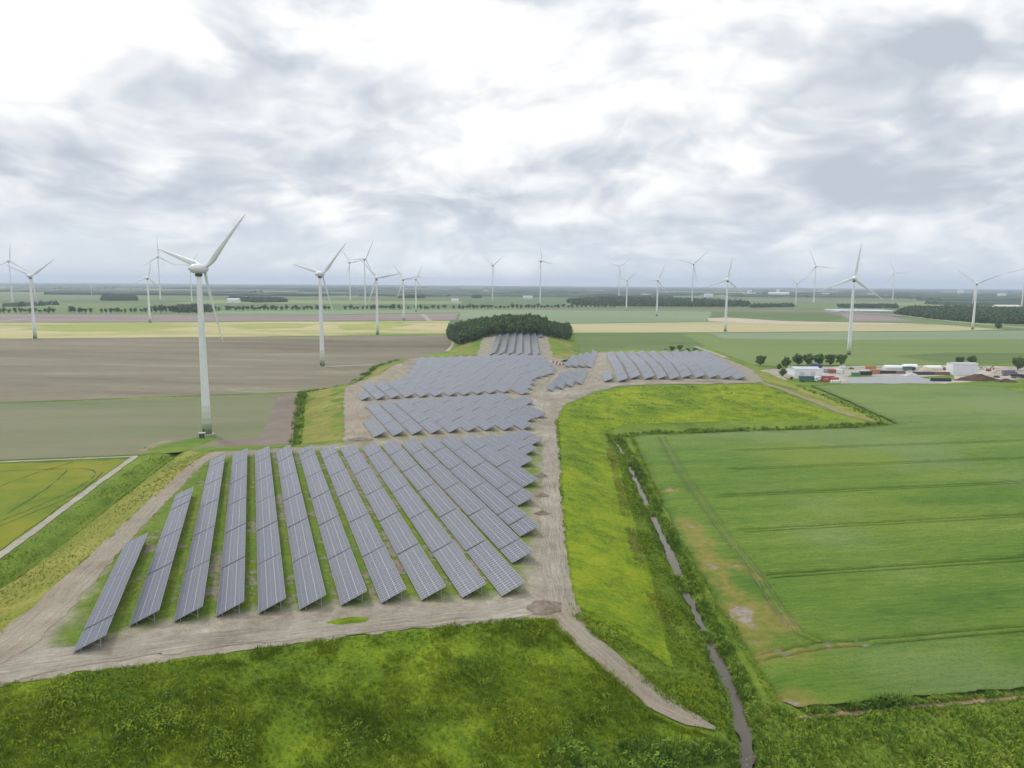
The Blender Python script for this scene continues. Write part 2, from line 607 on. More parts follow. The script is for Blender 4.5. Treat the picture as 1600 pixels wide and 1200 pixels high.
# ------------------------------------------------------------------ fields on the plain (pixels of the photograph, put on the ground plane)
ST = R(-3)
M_BROWN = ground_mat('tilled_soil', [(.105, .09, .058), (.145, .128, .085), (.178, .16, .11), (.26, .24, .165)], sc=(.007, .03, .4), stretch=(R(4), 6), bstr=.25, contrast=2.0)
M_BROWN2 = ground_mat('sprouting_soil', [(.10, .13, .058), (.135, .15, .075), (.165, .16, .095), (.19, .165, .115)], sc=(.012, .05, .4), stretch=(R(-7), 8), bstr=.25, contrast=1.6)
M_PURPLE = ground_mat('dark_soil', [(.17, .13, .125), (.215, .175, .16), (.25, .21, .18)], sc=(.006, .03, .2), stretch=(R(3), 8), bstr=.2)
M_STUB = ground_mat('straw_stubble', [(.17, .21, .06), (.27, .27, .10), (.38, .335, .17), (.41, .335, .20)], sc=(.006, .02, .2), stretch=(R(3), 4), bstr=.2, contrast=2.4)
M_STUB2 = ground_mat('ripe_barley', [(.26, .255, .115), (.34, .31, .165), (.40, .345, .20)], sc=(.004, .02, .2), stretch=(R(3), 8), bstr=.2, contrast=1.5)
M_GREY = ground_mat('grey_green_wheat', [(.13, .18, .095), (.165, .215, .12), (.20, .245, .14)], sc=(.004, .02, .2), stretch=(R(3), 8), bstr=.2)
M_BEET = ground_mat('green_beet', [(.095, .14, .04), (.125, .175, .048), (.165, .205, .065)], sc=(.004, .02, .2), stretch=(R(3), 8), bstr=.2)
M_DKGREEN = ground_mat('dark_meadow', [(.06, .10, .028), (.09, .135, .038), (.125, .16, .05)], sc=(.01, .05, .3), stretch=(R(3), 5), bstr=.3)
M_MUSTARD = ground_mat('yellow_crop', [(.07, .12, .010), (.12, .16, .012), (.168, .178, .014), (.205, .19, .02)], sc=(.025, .12, .8), w=(.5, .3, .2), bstr=.5, contrast=1.7)
M_PURPLE2 = ground_mat('crumbly_soil', [(.12, .095, .075), (.165, .135, .11), (.20, .17, .135)], sc=(.02, .1, .8), bstr=.4)
M_BEET2 = ground_mat('verge_grass', [(.06, .11, .012), (.10, .165, .018), (.16, .21, .03)], sc=(.05, .2, 1), bstr=.5)
M_PATCH = ground_mat('weedy_stubble', [(.17, .22, .05), (.24, .27, .07), (.31, .31, .10)], sc=(.006, .03, .2), stretch=(R(3), 4), bstr=.2)
M_TAN = ground_mat('tan_earth', [(.28, .23, .17), (.40, .33, .25), (.48, .42, .34)], sc=(.03, .2, 1.2), bstr=.3)

fz = flat_zone
fz('ploughed_field', 'wide bare brown field behind the tall turbine with green base', [(-140, 536), (0, 530), (200, 528), (400, 527), (590, 525), (701, 523), (709, 530), (705, 546), (688, 555), (640, 562),
   (626, 564), (588, 571), (552, 601), (470, 612), (200, 622), (0, 629), (-140, 634)], M_BROWN, .02)
fz('sown_field', 'olive brown sown field around the foot of the tallest turbine', [(-140, 637), (0, 631), (200, 624), (466, 614), (457, 694), (330, 700), (225, 710), (0, 719), (-140, 725)], M_BROWN2, .03)
fz('bare_strip', 'purplish brown bare ground right of the largest turbine', [(436, 615.5), (466, 614), (457, 694), (330, 700), (350, 689), (404, 684), (412, 672)], M_PURPLE2, .045)
fz('grass_verge', 'green grass patch running up to the largest turbine', [(222, 709), (245, 698), (285, 688), (318, 682), (338, 681), (332, 689), (305, 699), (284, 706), (250, 709)], M_BEET2, .06)
for i, g in enumerate([[(20, 515), (120, 507), (260, 507), (330, 510), (240, 515), (110, 519)], [(340, 508), (420, 505), (500, 506), (470, 512), (380, 515)], [(520, 508), (600, 504), (650, 506), (610, 513), (540, 516)]]):
    fz('green_patch', '%s green patch in the left stubble field' % ('large left', 'middle', 'right')[i], g, M_PATCH, .09, amp=6)
fz('stubble_field', 'pale yellow stubble strip left of the small wood', [(-140, 508), (0, 504), (340, 503), (702, 501), (700, 522), (400, 526), (0, 529), (-140, 533)], M_STUB, .05)
fz('dark_strip', 'dark purplish bare strip beyond the left stubble', [(-140, 493), (0, 491), (320, 492), (480, 493), (718, 489), (712, 500), (340, 502), (0, 503), (-140, 506)], M_PURPLE, .06)
fz('green_strip', 'grey green crop strip behind the small wood', [(320, 486), (718, 484), (1112, 487), (1106, 502), (890, 505), (716, 500), (720, 488), (480, 492), (320, 491)], M_GREY, .08)
fz('barley_field', 'pale yellow barley strip right of the small wood', [(884, 506), (1106, 503), (1300, 506), (1480, 508), (1572, 515), (1480, 517), (1135, 519), (892, 520)], M_STUB2, .07)
fz('tan_strip', 'tan bare strip above the right barley', [(1106, 497), (1135, 496), (1230, 502), (1400, 505), (1480, 507), (1300, 507), (1180, 505), (1106, 502)], M_TAN, .10)
fz('dark_crop_strip', 'dark green crop block beyond the tan strip', [(1112, 487), (1290, 488), (1320, 497), (1290, 502), (1160, 495), (1112, 495)], M_DKGREEN, .09)
fz('bare_patch', 'brown purple bare block near the right wood', [(1310, 489), (1390, 494), (1430, 502), (1330, 502)], M_PURPLE, .11)
fz('beet_field', 'smooth green crop field behind the yard on the right', [(1064, 522), (1135, 520), (1480, 518), (1700, 515), (1900, 540), (1900, 570), (1600, 566), (1400, 570), (1180, 572), (1120, 548)], M_BEET, .03)
fz('wheat_band', 'pale grey green band along the far side of the green crop', [(1110, 521), (1480, 518), (1700, 516), (1800, 528), (1600, 530), (1300, 531), (1130, 529)], M_GREY, .06)
fz('green_corner', 'bluish green crop corner behind the white hall', [(1395, 556), (1480, 551), (1700, 552), (1800, 568), (1600, 566), (1490, 569)], M_DKGREEN, .06)
fz('meadow', 'dark green meadow between small wood and right panels', [(896, 521), (1064, 521), (1100, 540), (1090, 552), (905, 556), (898, 532)], M_DKGREEN, .04)
fz('yellow_crop_field', 'yellow green crop field at the left edge', [(-140, 734), (0, 725), (196, 719), (150, 752), (70, 809), (0, 860), (-140, 962)], M_MUSTARD, .05, amp=.3)


def ribbon(name, label, px, width, mat, zoff, cat='path', z=None, n=6, step=1.6, jit=.35, seed=1, widths=None):
    """a strip along a line of pixels, laid on the terrain; UV: across, metres along"""
    C = wpoly(px, z) if z is not None else hitxy(px)
    W = np.array(widths) if widths else np.full(len(C), width)
    pts, ww = [], []
    for i in range(len(C) - 1):
        L = np.hypot(*(C[i + 1] - C[i]))
        k = max(2, int(L / (step * max(1, np.hypot(*C[i]) / 200))))
        for j in range(k):
            pts.append(C[i] + (C[i + 1] - C[i]) * j / k)
            ww.append(W[i] + (W[i + 1] - W[i]) * j / k)
    pts.append(C[-1])
    ww.append(W[-1])
    pts, ww = np.array(pts), np.array(ww)
    for _ in range(6):
        pts[1:-1] = (pts[:-2] + 2 * pts[1:-1] + pts[2:]) / 4
    tg = np.gradient(pts, axis=0)
    tg /= np.hypot(tg[:, 0], tg[:, 1])[:, None]
    nr = np.stack([tg[:, 1], -tg[:, 0]], 1)
    al = np.r_[0, np.cumsum(np.hypot(*np.diff(pts, axis=0).T))]
    V, UV = [], []
    for j in range(n + 1):
        u = j / n
        off = (u - .5) * ww
        if j in (0, n):
            off = off + (vnoise(pts, 2.3, seed + j) + .5 * vnoise(pts, .9, seed + j + 5)) * jit
        Q = pts + nr * off[:, None]
        V.append(Q)
        UV.append(np.stack([np.full(len(Q), u), al], 1))
    m = len(pts)
    V, UV = np.concatenate(V), np.concatenate(UV)
    zz = (hgt(V) if z is None else np.full(len(V), z)) + zoff
    F = [(j * m + i, j * m + i + 1, (j + 1) * m + i + 1, (j + 1) * m + i) for j in range(n) for i in range(m - 1)]
    uv = UV[np.array(F).ravel()]
    o = link(name, mesh_from(name, np.c_[V, zz], F, True, uv=uv), mat)
    return structure(o, label, cat)


def track_mat(name, cols, ruts=(.25, .4, .62, .78), depth=.5, green=None):
    m, T = new_mat(name)
    uv = T.add('ShaderNodeUVMap').outputs[0]
    pos = T.add('ShaderNodeNewGeometry').outputs['Position']
    sp = T.add('ShaderNodeSeparateXYZ', {0: uv})
    u = T.m('ADD', sp.outputs[0], T.m('MULTIPLY', T.m('SUBTRACT', T.noise(pos, .12, 3), .5), .35))
    st = T.add('ShaderNodeCombineXYZ', {0: T.m('MULTIPLY', u, 9.0), 1: T.m('MULTIPLY', sp.outputs[1], .035), 2: 0.0}).outputs[0]
    n1 = T.noise(st, 2.2, 5, .62)
    n2 = T.noise(pos, .09, 4, .6)
    n3 = T.noise(pos, 1.4, 5, .65)
    v = T.m('ADD', T.m('ADD', T.m('MULTIPLY', n1, .45), T.m('MULTIPLY', n2, .35)), T.m('MULTIPLY', n3, .2))
    v = T.m('ADD', T.m('MULTIPLY', T.m('SUBTRACT', v, .5), 3.2), .5)
    k = len(cols)
    c = T.ramp(v, [(i / (k - 1), q) for i, q in enumerate(cols)])
    if green:
        g = T.smooth(T.noise(pos, .35, 5, .65), .58, .68)
        c = T.mixc(T.m('MULTIPLY', g, green), c, (.09, .12, .02))
    finish(T, c, .95, .15, T.m('ADD', n1, T.m('MULTIPLY', n3, .6)), depth, .35)
    return m


M_TRACK = track_mat('rutted_dirt', [(.12, .10, .075), (.205, .178, .138), (.29, .262, .212), (.40, .375, .32)], depth=.8, green=.35)
M_TRACK2 = track_mat('brown_dirt', [(.15, .12, .088), (.22, .185, .14), (.275, .24, .185), (.36, .325, .26)], depth=.8, green=.25)
M_TRACK3 = track_mat('grassy_dirt', [(.14, .13, .06), (.22, .19, .11), (.30, .25, .17)], green=.6)

ribbon('farm_path', 'pale gravel path along the edge of the yellow crop', [(-140, 977), (0, 868), (70, 817), (150, 757), (212, 713)], 2.5, M_PATH, .07, z=0.0, jit=.25)
ribbon('farm_path', 'thin pale path between the sown field and the yellow crop', [(-140, 730), (0, 722), (110, 717.5), (214, 713)], 2.0, M_PATH, .06, z=0.0, jit=.25)
ribbon('farm_path', 'narrow pale path curving past the small wood', [(708, 528), (711, 538), (703, 547), (690, 557)], 7, M_PATH, .06, z=0.0)
ribbon('farm_path', 'pale lane running from the yard past the right panels', [(1085, 541), (1120, 553), (1150, 566), (1180, 578)], 5, M_PATH, .06, z=0.0)
ribbon('farm_path', 'short pale access strip to the second turbine', [(506, 573), (545, 571), (583, 570)], 5, M_PATH, .06, z=0.0)
ribbon('farm_path', 'pale lane on the far left behind the stubble', [(-100, 508), (0, 502.5), (38, 498)], 9, M_PATH, .12, z=0.0)
ribbon('farm_path', 'pale farm lane by the dark strip right of centre turbines', [(660, 491), (672, 502)], 9, M_PATH, .12, z=0.0)
ribbon('farm_path', 'long pale lane towards the wood on the right', [(1290, 486), (1400, 492), (1480, 501), (1560, 509), (1700, 520)], 11, M_TAN, .12, z=0.0)
ribbon('farm_path', 'bare crane pad strip by the tallest turbine', [(222, 705), (245, 692), (268, 688)], 4, M_TRACK3, .07, z=0.0, jit=1.2)
M_RUT = ground_mat('crop_gap', [(.03, .045, .008), (.06, .08, .013), (.10, .115, .02)], sc=(.1, .5, 2), bstr=.6)
for i, L in enumerate([[(-60, 781), (0, 760), (53, 740), (115, 722)], [(-60, 836), (0, 815), (47, 796), (119, 765), (147, 746), (153, 737), (137, 731), (56, 734), (-60, 739)], [(12, 802), (72, 765), (94, 746), (106, 734)], [(-60, 848), (0, 822), (60, 798), (120, 772), (152, 748), (160, 738)]]):
    ribbon('wheel_track', '%s dark wheel track through the yellow crop' % ('farthest straight', 'long looping', 'short diagonal', 'nearest curved')[i], L, .55, M_RUT, .075, 'track', z=0.0, n=2, jit=.28)

# ------------------------------------------------------------------ the mound: grass slopes, bare top, tracks
NEAR = lambda p: max(.8, np.hypot(*p) / 150)
JIT = lambda p: .7 * max(1, np.hypot(*p) / 260)
lawn_px = [(899, 957), (886, 880), (879, 800), (875, 720), (871, 655), (884, 633), (932, 614), (985, 604), (1100, 603), (1195, 601), (1240, 620), (1290, 643), (1330, 656),
           (1150, 657), (1000, 662), (955, 668), (962, 700), (975, 760), (995, 830), (1012, 880), (1030, 950), (1040, 1000), (1055, 1045), (1000, 1010), (950, 975)]
draped('lawn', 'vivid green mown slope right of the panel field', densify(hitxy(lawn_px), NEAR, JIT, 3), M_LAWN, .0, 2.2, 'lawn')
front_px = [(-300, 1110), (0, 1068), (250, 1035), (480, 1003), (640, 985), (780, 970), (862, 967), (897, 1005), (938, 1040), (976, 1075), (1010, 1110), (1050, 1133), (1115, 1150), (1155, 1172), (1100, 1192), (800, 1205), (400, 1225), (0, 1260), (-420, 1300)]
draped('grass_slope', 'dark tall grass slope in the foreground', densify(hitxy(front_px), NEAR, JIT, 5), M_SLOPE, .0, 1.7, 'slope')
left_px = [(-300, 1180), (-110, 1083), (0, 1000), (120, 888), (230, 785), (328, 708), (300, 702), (275, 716), (200, 772), (100, 849), (0, 921), (-300, 1116)]
draped('grass_bank', 'dry olive grass bank left of the near panel field', densify(hitxy(left_px), NEAR, JIT, 7), M_DRYBANK, .0, 2.0, 'bank')
draped('lawn', 'small green lawn left of the middle panel field', densify(hitxy([(472, 616), (546, 603), (550, 690), (466, 694)]), NEAR, JIT, 8), M_LAWN2, .0, 3.2, 'lawn')
draped('lawn', 'narrow green lawn left of the big grey panel sheet', densify(hitxy([(556, 602), (590, 574), (625, 565), (603, 583), (570, 598)]), NEAR, JIT, 8), M_LAWN2, .0, 4, 'lawn')
draped('lawn', 'dull green hillside left of the farthest panel rows', densify(hitxy([(700, 552), (718, 540), (722, 530), (760, 526), (746, 556)]), 6, 1, 8), M_LAWN2, .0, 4, 'lawn')
draped('lawn', 'rounded green hillside right of the farthest panel rows', densify(hitxy([(850, 527), (875, 528), (892, 536), (902, 556), (868, 561), (853, 553)]), 6, 1, 8), M_LAWN2, .0, 4, 'lawn')
draped('lawn', 'dull grass strip between right panels and field hedge', densify(hitxy([(1172, 577), (1195, 580), (1250, 605), (1330, 636), (1370, 660), (1345, 655), (1300, 640), (1240, 612), (1200, 598)]), 5, .6, 8), M_DRYBANK, .0, 4, 'bank')

# the bare top: soil with weeds between the rows of panels
AZ = R(-20.05)
PITCH_ROW, S0 = 7.88, -31.9
U = np.array([math.sin(AZ), math.cos(AZ)])
W = np.array([math.cos(AZ), -math.sin(AZ)])


def top_mat():
    m, T = new_mat('bare_soil_with_weeds')
    pos = T.add('ShaderNodeNewGeometry').outputs['Position']
    s = T.add('ShaderNodeVectorMath', {0: pos, 1: (W[0], W[1], 0)}, operation='DOT_PRODUCT').outputs['Value']
    t = T.add('ShaderNodeVectorMath', {0: pos, 1: (U[0], U[1], 0)}, operation='DOT_PRODUCT').outputs['Value']
    fr = T.m('FRACT', T.m('DIVIDE', T.m('SUBTRACT', s, S0 - 1.2), PITCH_ROW))      # 0 .. 1 across one row
    n1, n2, n3 = T.noise(pos, .07, 4, .6), T.noise(pos, .45, 5, .65), T.noise(pos, 1.7, 5, .65)
    v = T.m('ADD', T.m('ADD', T.m('MULTIPLY', n1, .35), T.m('MULTIPLY', n2, .4)), T.m('MULTIPLY', n3, .25))
    v = T.m('ADD', T.m('MULTIPLY', T.m('SUBTRACT', v, .5), 3.0), .5)
    soil = T.ramp(v, [(0, (.13, .108, .078)), (.35, (.205, .178, .135)), (.7, (.285, .255, .20)), (1, (.40, .37, .31))])
    grass = T.ramp(v, [(0, (.045, .08, .008)), (.5, (.09, .145, .012)), (1, (.18, .20, .04))])
    # weeds thrive in the lanes of the near field and thin out to the right
    lane = T.smooth(T.m('ABSOLUTE', T.m('SUBTRACT', fr, .45)), .5, .1)
    wet = T.m('SUBTRACT', T.m('ADD', T.m('ADD', T.m('MULTIPLY', n1, .7), T.m('MULTIPLY', n2, .6)), T.m('MULTIPLY', lane, .10)), T.m('MULTIPLY', T.smooth(s, -20, 70), .09))
    wet = T.m('SUBTRACT', wet, T.m('MULTIPLY', T.smooth(t, 270, 300), .13))
    # no weeds where the lorries drive round the field
    g = T.smooth(wet, .53, .62)
    a = T.add('ShaderNodeAttribute', attribute_name='wheel')
    g = T.m('MULTIPLY', g, T.m('SUBTRACT', 1.0, a.outputs['Fac']), clamp=True)
    c = T.mixc(g, soil, grass)
    finish(T, c, .95, .15, T.m('ADD', n2, n3), .6, .4)
    return m


M_TOP = top_mat()
B = densify(CREST, NEAR, JIT, 12)
top = draped('mound_top', 'bare beige soil with weeds on top of the mound under the panels', B, M_TOP, .05, 2.0, 'ground')
co = np.empty(len(top.data.vertices) * 3, np.float32)
top.data.vertices.foreach_get('co', co)
co = co.reshape(-1, 3)[:, :2].astype(float)
s_, t_ = co @ W, co @ U
# where the panel fields stand (s, t outlines) weeds may grow; outside it is driven bare
FIELD1 = np.array([(-33, 137), (-22, 144), (0, 143), (48, 134), (64, 166), (73, 189), (83, 208), (106, 262), (106, 275), (-12, 275), (-19, 266), (-26, 224), (-33, 186)])
Q = np.stack([s_, t_], 1)
dfl = line_dist(Q, FIELD1, True)
wheel = np.where(inside(Q, FIELD1), 0, np.clip((dfl + vnoise(Q, 3.5, 5) * 2.2) / 4.5, 0, 1))
wheel = np.where(t_ > 284, .45, wheel)
at_ = top.data.attributes.new('wheel', 'FLOAT', 'POINT')
at_.data.foreach_set('value', wheel.astype(np.float32))

ribbon('dirt_track', 'rutted beige dirt track along the front of the panels', [(-90, 1068), (0, 1047), (120, 1025), (250, 1010), (420, 990), (560, 978), (700, 964), (800, 953), (850, 940)], 8, M_TRACK, .10, 'track', widths=[9, 11, 8, 6.5, 6.5, 6.5, 6, 7, 9], n=14, jit=.5)
ribbon('dirt_track', 'rutted beige dirt track along the right edge of the panels', [(878, 952), (868, 900), (862, 840), (861, 780), (860, 720), (858, 680), (852, 655), (845, 640)], 7, M_TRACK, .11, 'track', widths=[6, 6.2, 6, 5.6, 5.6, 6, 7, 8], n=14, jit=.4)
ribbon('dirt_track', 'beige dirt track along the left edge of the panels', [(-60, 1050), (20, 1005), (100, 930), (180, 850), (250, 780), (310, 722), (345, 706)], 6, M_TRACK2, .12, 'track', widths=[9, 9, 7.5, 6, 5, 5, 5], n=12, jit=.6)
ribbon('dirt_track', 'wide beige dirt track past the middle panels towards the barriers', [(842, 642), (838, 628), (850, 618), (872, 598), (882, 580), (872, 570), (862, 562)], 12, M_TRACK, .13, 'track', widths=[12, 16, 16, 12, 10, 12, 8], n=12, jit=.8)
ribbon('dirt_track', 'beige dirt track along the front of the right panels', [(850, 628), (900, 612), (950, 602), (1010, 599.5), (1100, 598.5), (1180, 597)], 10, M_TRACK, .14, 'track', widths=[10, 11, 9, 7, 6, 6], n=10, jit=.8)
RAMP = [(868, 945), (880, 965), (915, 1000), (960, 1035), (1000, 1070), (1040, 1105), (1080, 1125), (1118, 1139)]
ribbon('dirt_track', 'brown dirt ramp running down the slope to the ditch corner', RAMP, 5, M_TRACK2, .10, 'track', widths=[9, 7.5, 5.2, 4.8, 5, 5.4, 3.6, .3], n=8, jit=.5)
ribbon('dirt_track', 'overgrown dirt track between lawn slope and right hedge', [(1190, 598), (1240, 614), (1290, 634), (1330, 650), (1372, 660)], 5, M_TRACK3, .10, 'track', widths=[5, 7, 6, 5, 3], n=6, jit=.9)
ribbon('dirt_track', 'sandy track between the middle and right panel blocks', [(930, 606), (938, 585), (940, 565), (941, 552)], 7, M_TRACK, .10, 'track', widths=[12, 9, 8, 8], n=8, jit=.8)
ribbon('dirt_track', 'rough brown soil strip left of the middle panels', [(560, 690), (556, 660), (552, 630), (553, 606), (590, 592), (625, 568)], 7, M_TRACK2, .10, 'track', widths=[12, 10, 10, 12, 9, 7], n=8, jit=.9)

# ------------------------------------------------------------------ water
M_WATER, T = new_mat('ditch_water')
pos = T.add('ShaderNodeNewGeometry').outputs['Position']
wv = T.noise(pos, 1.2, 4, .6)
alg = T.smooth(T.noise(pos, .5, 5, .7), .60, .72)
finish(T, T.mixc(alg, (.06, .05, .03), (.12, .12, .04)), T.m('ADD', .06, T.m('MULTIPLY', alg, .5)), .5, wv, .06, .1)
ribbon('ditch_water', 'grey water in the winding ditch below the lawn slope', DITCH_A_PX, 3, M_WATER, 0, 'water', z=-.85, widths=[.6, .9, 1.8, 1.9, 1.3, 2.2, 1.7, 1.3, 1.6, 2.2, 2.6, 2.6, 2.5, 2.1, 2.0, 2], n=6, jit=.5, step=1.0)

# ------------------------------------------------------------------ the big wheat field on the right: a standing crop with tramlines
wheat_px = [(988, 683), (1335, 671), (1402, 664), (1330, 630), (1268, 604), (1330, 601), (1465, 601), (1560, 605), (1600, 615), (1850, 648), (1850, 1055), (1600, 1080), (1255, 1110), (1214, 1092),
            (1178, 1030), (1112, 930), (1066, 850), (1022, 760)]


def build_wheat():
    B = densify(wpoly(wheat_px), lambda p: max(.8, np.hypot(*p) / 150), lambda p: .5, 4)
    I = fill_points(B, 1.9, jitter=.35)
    ang = R(9.6)
    n = np.array([-math.sin(ang), math.cos(ang)])
    a = np.array([math.cos(ang), math.sin(ang)])
    head = wpoly([(1035, 686), (1062, 735), (1100, 790), (1150, 860), (1182, 900), (1212, 948), (1246, 992), (1292, 1013), (1345, 1011)])
    lines = []
    for k, x0 in ((0, 1340), (1, 1203), (2, 1162), (3, 1131), (4, 1150), (5, 1160)):
        y0 = (1011, 905.6, 834, 779, 737, 707)[k]
        p = at(x0, y0)[:2]
        lines.append(np.array([p, p + a * 320]))
    lines.append(wpoly([(1190, 1030), (1235, 1022), (1290, 1013)]))
    tr = []
    for L in lines + [head]:
        D = densify(L, 1.6, 0, closed=False)
        tg = np.gradient(D, axis=0)
        tg /= np.hypot(tg[:, 0], tg[:, 1])[:, None]
        nn = np.stack([-tg[:, 1], tg[:, 0]], 1)
        for off in (-.95, .95):
            for w in (-.30, -.15, .15, .30):
                tr.append(D + nn * (off + w))
    tr = np.concatenate(tr)
    tr = tr[inside(tr, B)]
    tr = tr[line_dist(tr, B, True) > .6]
    td = np.full(len(I), 1e9)
    for L in lines + [head]:
        td = np.minimum(td, line_dist(I, L))
    I = np.concatenate([I[td > 2.2], tr])
    V, F = cdt(B, I)
    wheel = np.zeros(len(V))
    for L in lines + [head]:
        wheel = np.maximum(wheel, np.clip((.30 - np.abs(line_dist(V, L) - .95)) / .15, 0, 1))
    hd = np.clip(1.5 - line_dist(V, np.concatenate([head])) / 1.6, 0, 1)
    bare = np.zeros(len(V))
    yel = np.zeros(len(V))
    for (x, y, r, amp) in ((1028, 737, 1.8, .5), (1047, 768, 2.0, .9), (1046, 775, 1.4, .8), (1076, 826, 2.6, .9), (1082, 838, 2.0, .6), (1110, 878, 2.3, .9), (1118, 887, 2.2, 1), (1145, 886, 2.2, .8),
                           (1128, 920, 2.4, .3), (1155, 955, 2.0, .9), (1166, 972, 1.8, 1), (1150, 965, 2.0, .6), (1175, 985, 2.2, .6), (1185, 1005, 2.0, .6), (1238, 1100, 2.2, 1), (1260, 1017, 2.6, .4), (1230, 1026, 2.4, .6)):
        p = at(x, y)[:2]
        d = np.hypot(*(V - p).T) + vnoise(V, 1.6, 8) * 1.0 + vnoise(V, 4, 18) * 1.2
        bare = np.maximum(bare, amp * np.clip(1.25 - d / r, 0, 1))
        yel = np.maximum(yel, amp * np.clip(1.2 - d / (r * 2.6), 0, 1))
    for L, r in ((wpoly([(1070, 815), (1120, 890), (1160, 960), (1200, 1020), (1190, 1030)]), 5), (wpoly([(1110, 885), (1160, 890), (1180, 905)]), 4), (wpoly([(1150, 950), (1200, 960), (1225, 985)]), 7), (wpoly([(1200, 1025), (1290, 1016), (1340, 1013)]), 2.2)):
        d = line_dist(V, L) + vnoise(V, 5, 28) * 1.6
        yel = np.maximum(yel, .74 * np.clip(1.2 - d / r, 0, 1))
    yel = np.maximum(yel, hd * .28)
    h = .85 * (1 - .9 * np.maximum(wheel, bare)) * (1 - .35 * yel) + vnoise(V, 3, 2) * .07 + vnoise(V, 1.3, 4) * .05
    soft = wpoly([(988, 683), (1022, 760), (1066, 850), (1112, 930), (1178, 1030), (1214, 1092)])
    h *= np.clip(line_dist(V, soft) / 4.0 + .06, .06, 1)
    # the crop stands as a wall at its edge: add the skirt down to the ground
    nb = len(B)
    Vt = np.c_[V, hgt(V) + np.where(line_dist(V, soft) < .9, -.075, np.maximum(h, .04))]
    skirt, sf = [], []
    order = [int(np.argmin(np.hypot(*(V - b).T))) for b in B]
    base = len(Vt)
    for i, b in enumerate(order):
        skirt.append((V[b, 0], V[b, 1], float(hgt(V[b])[0]) - .3))
    for i in range(nb):
        j = (i + 1) % nb
        sf.append((base + i, base + j, order[j], order[i]))
    me = mesh_from('wheat_field', np.concatenate([Vt, np.array(skirt)]), F + sf, True)
    for nm, arr in (('bare', np.maximum(bare, wheel * .95 * (np.abs(hd) > 0))), ('yellowing', yel)):
        A = me.attributes.new(nm, 'FLOAT', 'POINT')
        A.data.foreach_set('value', np.r_[arr, np.zeros(nb)].astype(np.float32))

    def extra(T, c, pos):
        mac = T.noise(pos, .011, 3, .5)
        c = T.mixc(T.m('MULTIPLY', T.smooth(mac, .52, .66), .55), c, (.20, .245, .035))
        mac2 = T.noise(T.add('ShaderNodeVectorMath', {0: pos, 1: (300, 120, 0)}, operation='ADD').outputs[0], .012, 3, .5)
        c = T.mixc(T.m('MULTIPLY', T.smooth(mac2, .5, .65), .4), c, (.19, .245, .11))
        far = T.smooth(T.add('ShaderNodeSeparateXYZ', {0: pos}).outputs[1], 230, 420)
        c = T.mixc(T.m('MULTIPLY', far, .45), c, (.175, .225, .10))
        pl = T.noise(pos, 1.6, 4, .7)
        c = T.mixc(T.m('MULTIPLY', T.smooth(pl, .5, .72), .8), c, (.055, .105, .014))
        y = T.add('ShaderNodeAttribute', attribute_name='yellowing').outputs['Fac']
        b = T.add('ShaderNodeAttribute', attribute_name='bare').outputs['Fac']
        n1 = T.noise(pos, .5, 5, .65)
        yy = T.smooth(T.m('ADD', y, T.m('MULTIPLY', T.m('SUBTRACT', n1, .5), .8)), .25, .85)
        c = T.mixc(yy, c, T.ramp(n1, [(.3, (.155, .17, .028)), (.7, (.27, .22, .065))]))
        bb = T.smooth(T.m('ADD', b, T.m('MULTIPLY', T.m('SUBTRACT', n1, .5), .5)), .35, .75)
        return T.mixc(bb, c, T.ramp(n1, [(.3, (.20, .16, .12)), (.7, (.36, .31, .27))]))
    m = ground_mat('standing_wheat', [(.052, .114, .015), (.093, .172, .021), (.145, .218, .03), (.225, .275, .07)], sc=(.016, .10, 1.0), w=(.38, .30, .32), stretch=(-ang, 5), bstr=1, bdist=.6, bsc=2.4, contrast=1.8, extra=extra)
    structure(link('wheat_field', me, m), 'big green wheat field with tramlines right of the winding ditch', 'field')


build_wheat()
M_REDSOIL = ground_mat('reddish_soil', [(.16, .09, .055), (.26, .17, .11), (.36, .27, .2)], sc=(.05, .3, 1.5), bstr=.5)
ribbon('soil_path', 'reddish bare soil strip below the wheat field edge', [(1250, 1122), (1320, 1112), (1450, 1098), (1600, 1084), (1800, 1066)], 2.4, M_REDSOIL, .02, 'path', n=4, jit=.4, widths=[1.2, 2.0, 2.2, 2.8, 3])


# ------------------------------------------------------------------ solar tables
def glass_mat():
    m, T = new_mat('solar_glass')
    uv = T.add('ShaderNodeUVMap').outputs[0]
    sp = T.add('ShaderNodeSeparateXYZ', {0: uv})
    u, v = sp.outputs[0], sp.outputs[1]
    lu = T.m('LESS_THAN', T.m('FRACT', T.m('MULTIPLY', u, 12.0)), .05)
    lv = T.m('LESS_THAN', T.m('FRACT', T.m('MULTIPLY', v, 6.0)), .05)
    mid = T.m('LESS_THAN', T.m('ABSOLUTE', T.m('SUBTRACT', u, .5)), .013)
    line = T.m('MAXIMUM', T.m('MAXIMUM', lu, lv), mid)
    rnd = T.add('ShaderNodeObjectInfo').outputs['Random']
    pos = T.add('ShaderNodeNewGeometry').outputs['Position']
    n = T.noise(pos, .25, 3)
    cell = T.ramp(T.m('ADD', T.m('MULTIPLY', rnd, .5), T.m('MULTIPLY', n, .5)), [(.2, (.016, .023, .050)), (.8, (.024, .033, .064))])
    c = T.mixc(line, cell, (.23, .245, .28))
    dust = T.m('MULTIPLY', T.noise(pos, .6, 5, .7), .06)
    c = T.mixc(dust, c, (.35, .34, .33))
    finish(T, c, T.m('ADD', .27, T.m('MULTIPLY', n, .12)), .42)
    return m


